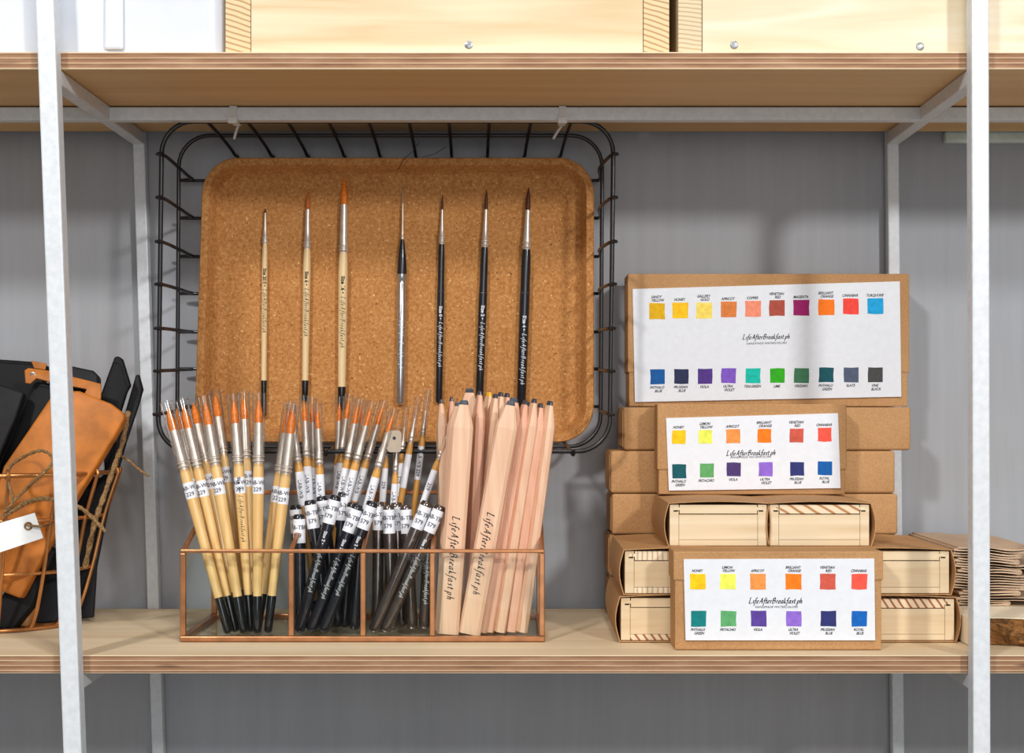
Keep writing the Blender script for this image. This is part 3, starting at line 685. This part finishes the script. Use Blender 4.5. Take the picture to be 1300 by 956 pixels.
PC = [
 ((560,507), 566, 1.110, 80, 'slim edge-on cedar pencil at the outer end of the bundle, beside the thin brushes', CEDAR, LEAD),
 ((573,504), 576, 1.118, 78, 'cedar pencil second from the outer end, behind the lettered broad one', CEDAR2, LEAD),
 ((583,510), 566, 1.0805, 8, 'broad cedar pencil directly behind the more upright lettered one, its lead showing beside it', CEDAR, LEAD),
 ((596,493), 588, 1.104, 20, 'tallest cedar pencil with dark lead, behind the more upright lettered one', CEDAR, LEAD),
 ((609,496), 596, 1.090, 74, 'edge-on cedar pencil filling the gap between the two lettered broad ones', CEDAR2, LEAD),
 ((621,498), 600, 1.130, 60, 'cedar pencil with a yellow lead at the back of the bundle', CEDAR, YLEAD),
 ((629,500), 593, 1.098, 66, 'edge-on cedar pencil just outward of the slanted lettered one, first of a close cluster', CEDAR, LEAD),
 ((636,498), 603, 1.119, 60, 'cedar pencil in the middle of the close cluster of dark leads', CEDAR, LEAD),
 ((644,499), 612, 1.140, 62, 'cedar pencil at the back of the close cluster of dark leads', CEDAR2, LEAD),
 ((653,505), 606, 1.0805, 6, 'broad cedar pencil directly behind the slanted lettered one', CEDAR2, LEAD),
 ((667,508), 617.5, 1.0835, 70, 'pinkish cedar pencil immediately inward of the slanted lettered one', CEDAR2, LEAD),
 ((672,511), 634, 1.112, 64, 'cedar pencil at the back with a stubby lead between two front ones', CEDAR, LEAD),
 ((678.5,506), 632, 1.0820, 66, 'cedar pencil third from the inner end of the bundle at the front', CEDAR, LEAD),
 ((686.5,512), 645.5, 1.0840, 66, 'cedar pencil second from the inner end of the bundle', CEDAR2, LEAD),
 ((698.5,509), 660, 1.0815, 58, 'cedar pencil at the inner end of the bundle, leaning on the glass end', CEDAR, LEAD),
]
for tip, bx, Y, rot, lab, mat, ld in PC: pencil(tip, bx, Y, rot, lab, mat, ld)
pencil((589.5,508), 568.5, 1.0685, 4, 'broad cedar pencil with black script lettering, the more upright of the two', CEDAR, LEAD, .0885)
pencil((649,509), 596, 1.0685, 10, 'broad cedar pencil with black script lettering, the more slanted of the two', CEDAR, LEAD, .0925)

# ------------------------------------------------------------------ kraft boxes and wooden paint boxes
def sleeve(x0, x1, y0, y1, z0, z1, bl=.004, br=.004, bt=.0015, t=.0006):
    def outline(e):
        pts = []
        N = 8
        X0, X1, Z0, Z1 = x0+e, x1-e, z0+e, z1-e
        for k in range(N): a = k/N; pts.append((X0+(X1-X0)*a, Z0))
        for k in range(N): a = k/N; pts.append((X1+br*math.sin(math.pi*a), Z0+(Z1-Z0)*a))
        for k in range(N): a = k/N; pts.append((X1+(X0-X1)*a, Z1+bt*math.sin(math.pi*a)))
        for k in range(N): a = k/N; pts.append((X0-bl*math.sin(math.pi*a), Z1+(Z0-Z1)*a))
        return pts
    o, i = outline(0), outline(t); n = len(o); mb = MB()
    vs = [(x, y, z) for lp, y in ((o, y0), (i, y0), (o, y1), (i, y1)) for x, z in lp]; fs = []
    for k in range(n):
        j = (k+1) % n
        fs += [(k, j, n+j, n+k), (2*n+k, 3*n+k, 3*n+j, 2*n+j), (k, 2*n+k, 2*n+j, j), (n+k, n+j, 3*n+j, 3*n+k)]
    mb.add(vs, fs); return mb
def paint_box(px0, px1, py0, py1, Y, depth, label, lidmat=BOXEND2, bottom=BOXEND2, lidup=True, gapl=0, gapr=0, z0=None, dirn=1):
    a = P(px0, py1, Y); b = P(px1, py0, Y); x0, x1 = a.x, b.x; z0 = a.z if z0 is None else z0; z1 = b.z; y0 = Y; y1 = Y+depth
    o = thing('paint_box', ((x0+x1)/2, (y0+y1)/2, z0), label, 'paint box', 'wooden paint boxes in kraft sleeves')
    obj('kraft_sleeve', sleeve(x0-.0012, x1+.0012, y0-.001, y1, z0+.0002, z1, .0033 if gapl else .0015, .0033 if gapr else .0015), KRAFT, o, smooth=True)
    w = .0068; t = .0070; zz0, zz1 = z0+.0012, z1-.0014; yf = y0+.0012; lid = .0072
    mb = MB(); mb.box(x0, x0+w, yf, y1-.002, zz0, zz1).box(x1-w, x1, yf, y1-.002, zz0, zz1); mb.box(x0+w+.0002, x1-w-.0002, yf+.0001, yf+.006, zz0+.0045, zz1-lid-.0003)
    mb.box(x0+w+.0002, x1-w-.0002, y1-.008, y1-.002, zz0+.0045, zz1-lid-.0003)
    obj('wooden_body', mb, BOXWOOD, o, bevel=.0003)
    obj('base_strip', MB().box(x0+w+.0002, x1-w-.0002, yf+.0001, y1-.002, zz0, zz0+.0043), bottom, o, bevel=.0002)
    mb = MB().box(x0+w+.0006, x1-w-.0006, yf-.0003, y1-.002, zz1-lid+.0004, zz1-.0002); mb.box(x0+.0032, x0+w+.0008, yf-.0003, y1-.003, zz1-lid+.0030, zz1-lid+.0052).box(x1-w-.0008, x1-.0032, yf-.0003, y1-.003, zz1-lid+.0030, zz1-lid+.0052)
    obj('sliding_lid', mb, lidmat, o, bevel=.0002)
    for xa in (x0+.0028, x1-.0062): obj('notch', MB().box(xa, xa+.0034, yf-.0002, yf+.0003, zz1-lid+.0020, zz1-lid+.0029), DARKGAP, o)
    return o
YB = 1.053
paint_box(788.5, 945, 757, 816, YB, .112, 'wooden paint box standing on the shelf at the organiser end, bottom of its pair', BOXWOOD, BOXEND, gapl=1, gapr=0, z0=.0004)
paint_box(793.5, 948, 697.5, 755.5, YB, .112, 'wooden paint box with pale front, top of the pair nearest the organiser', BOXEND2, BOXEND2, gapl=1, gapr=0)
paint_box(1056, 1212, 758, 817, YB, .112, 'wooden paint box with red striped lid, bottom of the pair nearest the paper bags', BOXEND, BOXWOOD, gapr=1, z0=.0004)
paint_box(1050, 1205.5, 697.5, 755.5, YB, .112, 'pale grey wooden paint box, top of the pair nearest the paper bags', BOXWOOD, BOXWOOD, gapr=1)
paint_box(850.5, 974, 638.5, 695, 1.064, .096, 'wooden paint box in the middle row on the organiser side, below the middle swatch box', BOXWOOD, BOXWOOD, gapl=1)
paint_box(977.5, 1104, 638.5, 695, 1.064, .096, 'wooden paint box with curved ring grain on its lid, in the middle row', endgrain('box_ring_grain', (232,214,182), (178,124,80), 1.0, 330), BOXWOOD, gapr=1)
GK = 'plain long kraft boxes stacked at the back'
def kraft_box(px0, px1, py0, py1, Y, label, z0=None, z1=None, y1=1.2260):
    a = P(px0, py1, Y); b = P(px1, py0, Y); z0 = a.z if z0 is None else z0; z1 = b.z if z1 is None else z1
    o = thing('kraft_box', ((a.x+b.x)/2, (Y+y1)/2, z0), label, 'kraft box', GK)
    obj('carton', MB().box(a.x, b.x, Y, y1, z0+.0002, z1-.0003), KRAFT, o, bevel=.0022, bseg=3, smooth=True)
    obj('end_flap', MB().box(a.x-.0009, a.x, Y+.004, y1-.003, z0+.003, z1-.003), KRAFT, o, bevel=.0003)
    return o
ZB = P(0, 679, 1.167).z; z2 = P(0, 626.5, 1.167).z; z3 = P(0, 572, 1.167).z; z4 = P(0, 516.5, 1.167).z
kraft_box(775, 1139, 0, 0, 1.171, 'plain kraft box lying on the shelf at the bottom of the back stack', .0004, ZB/2)
kraft_box(774, 1140, 0, 0, 1.169, 'plain kraft box second from the bottom of the back stack', ZB/2, ZB)
kraft_box(777, 1140, 0, 0, 1.167, 'plain kraft box in the middle of the back stack, level with the wooden middle row', ZB, z2)
kraft_box(775, 1136.5, 0, 0, 1.167, 'plain kraft box second from the top of the back stack', z2, z3)
kraft_box(792, 1156.5, 0, 0, 1.167, 'plain kraft box on top of the back stack, under the widest swatch box', z3, z4)

def swatch_box(px0, px1, py0, py1, Y, depth, seam, card, sw, label, brand, small, tops, bots, z0=None, skew=0.0):
    a = P(px0, py1, Y); b = P(px1, py0, Y); z0 = a.z if z0 is None else z0; z1 = b.z
    o = thing('swatch_box', ((a.x+b.x)/2, Y+depth/2, z0), label, 'swatch box', 'kraft boxes with colour swatch cards')
    zs = P(0, seam, Y).z
    obj('lid', MB().box(a.x, b.x, Y, Y+depth, zs, z1), KRAFT, o, bevel=.0009)
    obj('base', MB().box(a.x+.0011, b.x-.0011, Y+.0009, Y+depth-.0009, z0, zs+.004), KRAFT, o, bevel=.0008)
    q = [P(x, y, Y-.0002) for x, y in card]
    for p in q: p.y = Y-.0001
    cd = obj('swatch_card', MB().prism(q, (0, -.0010, 0)), CARD, o, bevel=.0001)
    yf = Y-.0013
    for k, (px, py, sz, c) in enumerate(sw):
        m = plain('paint_%d_%d_%d' % c, c, .6, 0, .25, .07, 260)
        rr = random.Random(int(px*7+py)); h = sz/2*yf/F; p = P(px, py, yf); jit = lambda: rr.uniform(-.05, .05)*h
        cs = []
        for ex, ez in ((-1,-1),(0,-1),(1,-1),(1,0),(1,1),(0,1),(-1,1),(-1,0)): cs.append((p.x+ex*h+jit(), Y-.0010, p.z+ez*h+jit()))
        mb = MB().prism(cs, (0, -.0003, 0)); obj('paint_swatch', mb, m, cd)
    mb = MB(); yt = Y-.00125
    (bx0, bx1, by), (sx0, sx1, sy) = brand, small
    A = P(bx0, by, yt); wd = (bx1-bx0)*yt/F
    v, f, ln = script(BRAND, 1, nib=.26, space=1.2); kx = wd/ln; flat_text(mb, (v, f), A, Vector((kx, 0, kx*skew)), (0, 0, kx))
    A = P((sx0+sx1)/2, sy, yt); t2 = sans('HANDMADE WATERCOLORS', 1, .25); ln = max(q[0] for q in t2[0])*2; kx = (sx1-sx0)*yt/F/ln
    flat_text(mb, t2, A, Vector((kx, 0, kx*skew)), (0, 0, kx))
    kx = 2.5*yt/F*1.3
    for names, up in ((tops, 1), (bots, 0)):
        for nm, (px, py, sz, c) in zip(names, [s for s in sw if (s[1] < sum(q[1] for q in sw)/len(sw)) == bool(up)]):
            ls = nm.split(' ')
            for i, l in enumerate(ls):
                y = py-sz/2-2.2-(len(ls)-1-i)*4.3 if up else py+sz/2+5.6+i*4.6
                A = P(px+(i*1.6 if len(ls) > 1 else 0)-1, y, yt); flat_text(mb, sans(l, 1, .3, .025), A, Vector((kx*.86, 0, kx*.86*skew)), (0, 0, kx))
    obj('lettering', mb, INK, cd); return o
TOP6 = ['HONEY','LEMON YELLOW','APRICOT','BRILLIANT ORANGE','VENETIAN RED','CINNABAR']; BOT6 = ['PHTHALO GREEN','PISTACHIO','VIOLA','ULTRA VIOLET','PRUSSIAN BLUE','ROYAL BLUE']
C6 = [(252,198,8),(234,240,92),(240,148,72),(255,124,14),(206,88,70),(248,86,68)]; D6 = [(0,122,122),(92,166,106),(88,62,152),(142,104,206),(42,48,108),(0,98,186)]
ya = 1.019
swatch_box(855, 1121.5, 700, 826, ya, .032, 737, [(867.7,709.8),(1109.6,709),(1110.8,812.8),(870.2,812.8)],
  [(x, 738.3, 19.8, c) for x, c in zip((886,924,962.5,1007.5,1051,1091), C6)]+[(x, 785.5, 19.6, c) for x, c in zip((886.8,924.8,963,1007.8,1051.5,1091), D6)],
  'kraft box with twelve colour swatches standing at the shelf front edge', (951,1019,766), (958,1013,772), TOP6, BOT6, z0=.0004)
zM = P(0, 638.5, 1.064).z
swatch_box(834.5, 1075, 513, 627, 1.138, .0235, 596.5, [(845.4,530.8),(1063.6,524.6),(1067,619.7),(849,622.8)],
  [(x, y, 17.4, c) for (x, y), c in zip(((862,554.9),(895.6,554.7),(930.7,553.8),(970.5,553.2),(1011.5,552.8),(1047,551.8)), [tuple(int(v*.97) for v in c) for c in C6])]+
  [(x, y, 17.6, c) for (x, y), c in zip(((862.5,598.3),(897.4,597.3),(931.5,596),(972,595.6),(1012,595.2),(1047.4,594.3)), [(0,84,92),(92,160,96),(72,52,110),(140,100,204),(40,48,112),(0,88,164)])],
  'kraft box with twelve colour swatches standing on the wooden paint boxes', (922.5,985,578.5), (927,979,581.5), TOP6, BOT6, z0=zM+.0016, skew=.02)
swatch_box(797, 1154.5, 347.5, 512.5, 1.190, .036, 473, [(803,367),(1142,357.3),(1144,503.7),(806,510.5)],
  [(x, y, 20, c) for (x, y), c in zip(((834,395),(863.5,394),(894,394),(925,393),(956,392),(986.6,391),(1017.5,390.7),(1049,390),(1080,388.8),(1111.5,388.6)),
   [(222,172,0),(255,194,10),(250,216,98),(216,124,58),(240,142,112),(168,74,56),(152,18,98),(255,118,8),(240,68,56),(12,158,216)])]+
  [(x, y, 18.6, c) for (x, y), c in zip(((835,478.5),(865,478),(895,477.7),(925,477),(956,477),(987,477),(1017.7,476.6),(1049,476),(1080.7,476),(1111.4,476)),
   [(0,84,154),(36,42,78),(78,48,132),(124,84,192),(0,186,168),(42,168,12),(62,118,84),(0,78,88),(78,88,112),(68,68,68)])],
  'widest kraft box with twenty colour swatches leaning at the wall on top of the stack', (943,1003,431), (947,999,437),
  ['SANDY YELLOW','HONEY','GALLERY GOLD','APRICOT','COPPER','VENETIAN RED','MAGENTA','BRILLIANT ORANGE','CINNABAR','TURQUOISE'],
  ['PHTHALO BLUE','PRUSSIAN BLUE','VIOLA','ULTRA VIOLET','TEALGREEN','LIME','VIRIDIAN','PHTHALO GREEN','SLATE','VINE BLACK'], z0=z4+.0002, skew=.02)

# ------------------------------------------------------------------ live-edge slab and folded paper bags
SZT = .0205
sx0 = P(1229, 0, 1.04).x
mb = MB(); front = [(sx0+i*.012, 1.036+.004*math.sin(i*1.3)+.003*math.sin(i*2.9)+R.uniform(-.001, .001)) for i in range(30)]
slab = thing('wood_slab', (sx0+.15, 1.12, 0), 'live-edge wood slab with rough bark front, lying under the paper bags', 'slab')
n = len(front); vs = []; fs = []
for x, y in front: vs += [(x, y+.004, SZT), (x, y+.004, .0006)]
vs += [(front[-1][0], 1.225, SZT), (front[-1][0], 1.225, .0006), (sx0, 1.225, SZT), (sx0, 1.225, .0006)]
tot = n+2
mb.add(vs, [tuple(2*i for i in range(tot)), tuple(2*i+1 for i in range(tot))[::-1]]+[(2*i, 2*i+1, 2*((i+1) % tot)+1, 2*((i+1) % tot)) for i in range(tot)])
obj('slab_body', mb, SLABTOP, slab)
mb = MB(); rows = 7; cols = 90
vs = []; rr = random.Random(3)
for i in range(cols+1):
    u = i/cols*(n-1); k = min(int(u), n-2); f = u-k; x = front[k][0]+(front[k+1][0]-front[k][0])*f; y = front[k][1]+(front[k+1][1]-front[k][1])*f
    for j in range(rows+1):
        v = j/rows; bul = math.sin(math.pi*v)*.004+rr.uniform(-.0016, .0016)+.0022*math.sin(u*2.3+v*5)
        vs.append((x, y+.004-.0005-max(bul, 0), .0006+(SZT-.0012)*v))
mb.add(vs, [(i*(rows+1)+j, (i+1)*(rows+1)+j, (i+1)*(rows+1)+j+1, i*(rows+1)+j+1) for i in range(cols) for j in range(rows)])
obj('bark_edge', mb, BARK, slab, smooth=True)
NB = 11; hb = (P(0, 694, 1.1).z-SZT)/NB
ORD = ['bottom','second from the bottom','third from the bottom','fourth from the bottom','fifth from the bottom','middle','fifth from the top','fourth from the top','third from the top','second from the top','topmost']
for i in range(NB):
    z0 = SZT+.0004+i*hb; rr = random.Random(40+i)
    xl = P(1207+rr.uniform(-4, 8)+(4 if i < 3 else 0), 0, 1.1).x; xr = P((1281, 1330, 1291, 1300, 1278, 1335, 1294, 1320, 1290, 1293, 1279)[i], 0, 1.1).x+(.02 if i % 3 == 1 else 0)
    h = hb-.0002; t = .0013; yf = 1.094+rr.uniform(0, .006); yb = 1.222
    wob = lambda x: .0006*math.sin(x*90+i)
    pts = [(xl, z0+t), (xl+(xr-xl)*.3, z0+t), (xl+(xr-xl)*.7, z0+t), (xr-.006, z0+t), (xr-.001, z0+h*.3), (xr, z0+h*.5), (xr-.001, z0+h*.75), (xr-.006, z0+h-t), (xl+(xr-xl)*.6, z0+h-t*1.5), (xl+(xr-xl)*.3, z0+h-t*1.8), (xl+.003, z0+h-t)]
    path = [Vector((p.x, 0, p.z+(.0011*math.sin((p.x-xl)*75+.9)+.0007*math.sin((p.x-xl)*170+i*.35))*(.35+.65*i/NB))) for p in spline([(x, 0, z) for x, z in pts], 6)]
    mb = MB(); vs = []; fs = []; m = len(path)
    for k, p in enumerate(path):
        q = path[min(k+1, m-1)]-path[max(k-1, 0)]; nn = Vector((-q.z, 0, q.x)).normalized()*t*.72
        for sg in (1, -1):
            for y in (yf, yb): vs.append((p.x+nn.x*sg, y, p.z+nn.z*sg))
    for k in range(m-1):
        a, b = 4*k, 4*k+4
        fs += [(a, b, b+1, a+1), (a+2, a+3, b+3, b+2), (a, a+2, b+2, b), (a+1, b+1, b+3, a+3)]
    fs += [(0, 1, 3, 2), (4*m-4, 4*m-2, 4*m-1, 4*m-3)]
    mb.add(vs, fs)
    b_ = thing('paper_bag', ((xl+xr)/2, 1.15, z0), 'folded brown paper bag, %s of the pile on the bark-edged slab' % ORD[i], 'paper bag', 'folded paper bags on the slab')
    obj('folded_sheet', mb, PAPERBAG, b_, smooth=True)
    obj('inner_ply', MB().box(xl+.002, xr-.012, yf+.0012, yb, z0+h*.42, z0+h*.42+.0006), PAPERBAG, b_)

# ------------------------------------------------------------------ copper wire basket with leather cases
cx, cy = -.437, 1.142
cb = thing('copper_basket', (cx, cy, 0), 'round copper wire basket full of leather cases behind the front post', 'basket')
def oval(rx, ry, z, n=48): return [Vector((cx+rx*math.cos(2*math.pi*k/n), cy+ry*math.sin(2*math.pi*k/n), z)) for k in range(n)]
LV = [(.1230, .117, .083), (.088, .107, .076), (.0465, .097, .068), (.0022, .083, .056)]
for (z, rx, ry), nm in zip(LV, ('rim', 'hoop', 'hoop', 'base_ring')): obj(nm, MB().tube(oval(rx, ry, z), .0015 if nm != 'rim' else .0018, 10, True), COPPER, cb, smooth=True)
mb = MB()
for k in range(18):
    a = math.radians(20*k-61); c, s_ = math.cos(a), math.sin(a)
    pt = lambda rx, ry, z, e=0: (cx+(rx+e)*c, cy+(ry+e)*s_, z)
    pts = [pt(.117,.083,.120,-.0035), pt(.117,.083,.1255,-.002), pt(.117,.083,.1262,.0015), pt(.117,.083,.123,.0035), pt(.115,.081,.117,.0035)]+[pt(rx, ry, z, .0022) for z, rx, ry in LV[1:3]]+[pt(.085,.058,.010,.002), pt(.075,.050,.0022), pt(.03,.02,.0022), pt(0.004,0.004,.0022)]
    mb.tube(spline(pts, 5), .0015, 8)
obj('wire_lattice', mb, COPPER, cb, smooth=True)
GL = 'leather cases in the copper basket'
def case(px, Y, dY, th, mat, label, name='leather_case', bevel=.002, flap=None, cat='leather case', stitch=True, tilt=0):
    """a flat case: measured outline, leaning back by dY from its lowest to its highest point"""
    ys = [p[1] for p in px]; y0, y1 = max(ys), min(ys)
    q = []
    for x, y in px:
        Yp = Y+dY*(y0-y)/(y0-y1); q.append(P(x, y, Yp))
    nrm = (q[1]-q[0]).cross(q[2]-q[0]).normalized(); nrm = nrm if nrm.y > 0 else -nrm
    c = sum(q, Vector())/len(q); lo = min(q, key=lambda v: v.z)
    o = thing(name, lo, label, cat, GL)
    obj('shell', MB().prism(q, nrm*th), mat, o, bevel=bevel, bseg=3, smooth=True)
    qi = [c+(p-c)*.93-nrm*.0004 for p in q]
    if stitch and mat is not TAN: obj('stitching', MB().tube(qi, .00035, 6, True), DARKGAP if mat is TAN else BLK2, o)
    if flap:
        f = []
        for x, y in flap: Yp = Y+dY*(y0-y)/(y0-y1); f.append(P(x, y, Yp)-nrm*.0016)
        obj('flap', MB().prism(f, nrm*.0014), TAN, o, bevel=.0005)['label'] = 'brown patch'
    return o
# front tan case, long side leaning
case([(67,499),(80,496),(100,496),(140,512),(156,524),(158,531),(150,546),(122,592),(104,620),(60,696),(26,760),(-20,742),(-28,700),(-10,640),(4,592),(36,545)], 1.088, .028, .011, TAN, 'large tan leather case with rounded corners leaning out of the copper basket', bevel=.003)
case([(31,470),(36,467),(60,470),(128,487),(128,505),(120,520),(100,512),(110,494),(60,484),(46,480),(38,487),(32,486)], 1.128, .012, .002, TAN, 'tan leather strip with a punched hole framing a black case', name='leather_strip', bevel=.0006, stitch=False, cat='leather strip')
st = bpy.data.objects['leather_strip']; c = P(42, 476, 1.1385); obj('eyelet', MB().lathe(c, (0,-1,0), [(0,.0024),(.0006,.0024),(.0008,.0015),(.0003,.0012)], 14), SCREW, st, smooth=True)
case([(44,484),(60,486),(110,496),(119,505),(114,520),(60,640),(10,720),(-30,700),(-2,590),(30,510)], 1.124, .020, .009, BLK, 'black leather case tucked behind the tan one, edged by the tan strip')
case([(62,464),(90,464),(118,470),(124,476),(124,492),(60,500)], 1.150, .006, .012, BLK2, 'black padded case with rounded top at the back of the copper basket', stitch=False)
case([(-40,452),(0,456),(42,459),(60,464),(52,500),(20,620),(-40,640)], 1.158, .014, .010, BLK, 'wide black case at the back with a brown patch along its top', flap=[(40,458),(60,462),(58,470),(44,468)])
case([(-40,492),(2,488),(30,498),(20,530),(-10,600),(-60,620)], 1.108, .020, .009, BLK2, 'charcoal case in front of the wide black one, leaning on the tan case', stitch=False)
case([(145,453),(150,452),(155,456),(165,489),(160,498),(150,530),(140,600),(118,700),(95,780),(70,775),(96,640),(122,540),(126,505)], 1.140, .022, .006, BLK, 'tall black case folded to a point, standing against the basket side', bevel=.0012)
case([(172,476),(176,475),(181,494),(176,512),(160,560),(138,640),(122,720),(118,784),(100,786),(104,700),(128,620),(146,566)], 1.152, .022, .005, BLK2, 'narrow charcoal case leaning outermost over the copper rim', bevel=.0012, stitch=False)
case([(20,720),(52,706),(60,690),(70,700),(40,770),(16,800),(-6,798),(0,760)], 1.100, .012, .012, BLK, 'black rolled case low in the basket behind the copper wires', stitch=False)
case([(46,735),(60,712),(96,700),(98,770),(70,790),(42,792)], 1.126, .010, .010, BLK2, 'charcoal case low in the basket near the front post', stitch=False)
case([(22,768),(34,756),(42,770),(38,797),(20,797)], 1.112, .006, .006, TANP, 'small brown leather end showing between the low black cases', stitch=False, bevel=.001)
case([(112,560),(128,560),(132,600),(126,606),(114,604)], 1.138, .004, .004, plain('grey_board', (176,176,180), .6), 'grey card edge standing between the black cases', name='grey_card', bevel=.0004, stitch=False, cat='card')
# price tag
q = [P(-14,668,1.052), P(44,651,1.053), P(55,683,1.050), P(-14,706,1.050)]
tg = thing('price_tag', q[3], 'blank white card tag hanging in front of the copper basket', 'tag')
obj('card', MB().prism(q, (0, .0006, 0)), TAGW, tg, bevel=.0001)
c = P(36, 668, 1.0515); obj('eyelet', MB().tube([(c.x+.0026*math.cos(a*.5236), 1.0513, c.z+.0026*math.sin(a*.5236)) for a in range(12)], .0008, 6, True), TWINE, tg)
obj('cord', MB().tube(spline([P(34,667,1.0505), P(46,668,1.048), P(56,668,1.05), P(66,664,1.07)], 5), .0009, 6), TWINE, tg)
def twine(pts, r, label):
    path = spline([P(*p) for p in pts], 8); mb = MB(); mb.tube(path, r*.75, 8)
    for ph in (0, math.pi):
        hel = []; u = Vector((0,0,1))
        for i, p in enumerate(path):
            t = (path[min(i+1, len(path)-1)]-path[max(i-1, 0)]).normalized(); a = t.orthogonal().normalized(); b = t.cross(a); w = i*.9+ph
            hel.append(p+(a*math.cos(w)+b*math.sin(w))*r*.45)
        mb.tube(hel, r*.62, 6)
    return tag(obj('twine', mb, TWINE, None, smooth=True), label, 'twine', 'twine on the leather cases')
twine([(8,652,1.066),(16,634,1.064),(11,612,1.068),(12,594,1.080),(30,580,1.082),(52,572,1.083),(66,580,1.084),(64,592,1.082),(44,610,1.074),(20,634,1.060),(6,650,1.060)], .0014, 'looped brown twine bow lying over the tan leather case')
twine([(4,656,1.062),(20,646,1.062),(36,637,1.063),(56,633,1.066),(76,636,1.07),(96,640,1.072)], .0020, 'thick brown twine strand running below the bow across the tan case')
twine([(70,628,1.068),(96,641,1.062),(112,652,1.058),(134,675,1.056)], .0016, 'pale frayed twine end sticking out in front of the basket wires')
twine([(163,523,1.15),(156,560,1.132),(146,590,1.112),(132,630,1.085),(120,665,1.08),(108,720,1.09)], .0022, 'dark twine bundle running down the outermost charcoal case')
twine([(150,576,1.135),(165,586,1.128),(178,597,1.12),(188,604,1.115)], .0011, 'thin twine tail pointing away from the copper basket towards the wall')

# ------------------------------------------------------------------ light
def area(name, loc, target, size, power, color, spread=180):
    L = bpy.data.lights.new(name, 'AREA'); L.shape = 'DISK'; L.size = size; L.energy = power; L.color = color; L.spread = math.radians(spread)
    o = bpy.data.objects.new(name, L); COL.objects.link(o); o.location = loc
    o.rotation_euler = (Vector(target)-Vector(loc)).to_track_quat('-Z', 'Y').to_euler(); return o
area('shop_lamp_right', (1.25, -1.3, 1.12), (0, 1.15, .2), .22, 38, (1.0, .985, .97))
area('shop_lamp_left', (-1.15, -1.2, 1.65), (0, 1.15, .2), .26, 42, (1.0, .98, .96))
area('ceiling_lamp', (.1, .05, 1.77), (0, 1.05, .2), .3, 12, (1.0, .965, .91))
area('shop_window', (.2, -2.3, .35), (0, 1.15, .2), 1.7, 26, (.93, .97, 1.0))
w = bpy.data.worlds.new('shop_air'); S.world = w; w.use_nodes = True
w.node_tree.nodes['Background'].inputs[0].default_value = (1.0, .965, .93, 1); w.node_tree.nodes['Background'].inputs[1].default_value = .22

cam = bpy.data.cameras.new('camera'); co = bpy.data.objects.new('camera', cam); COL.objects.link(co)
co.location = (0, 0, ZC); co.rotation_euler = (math.radians(90), 0, 0)
cam.sensor_fit = 'HORIZONTAL'; cam.sensor_width = 36; cam.lens = 36*F/1300; cam.shift_y = (PY-478)/1300; cam.clip_start = .02
S.camera = co
S.view_settings.view_transform = 'Standard'; S.view_settings.look = 'None'; S.view_settings.exposure = -.17; S.view_settings.gamma = 1; S.view_settings.use_curve_mapping = False
S.cycles.transparent_max_bounces = 32; S.cycles.max_bounces = 8
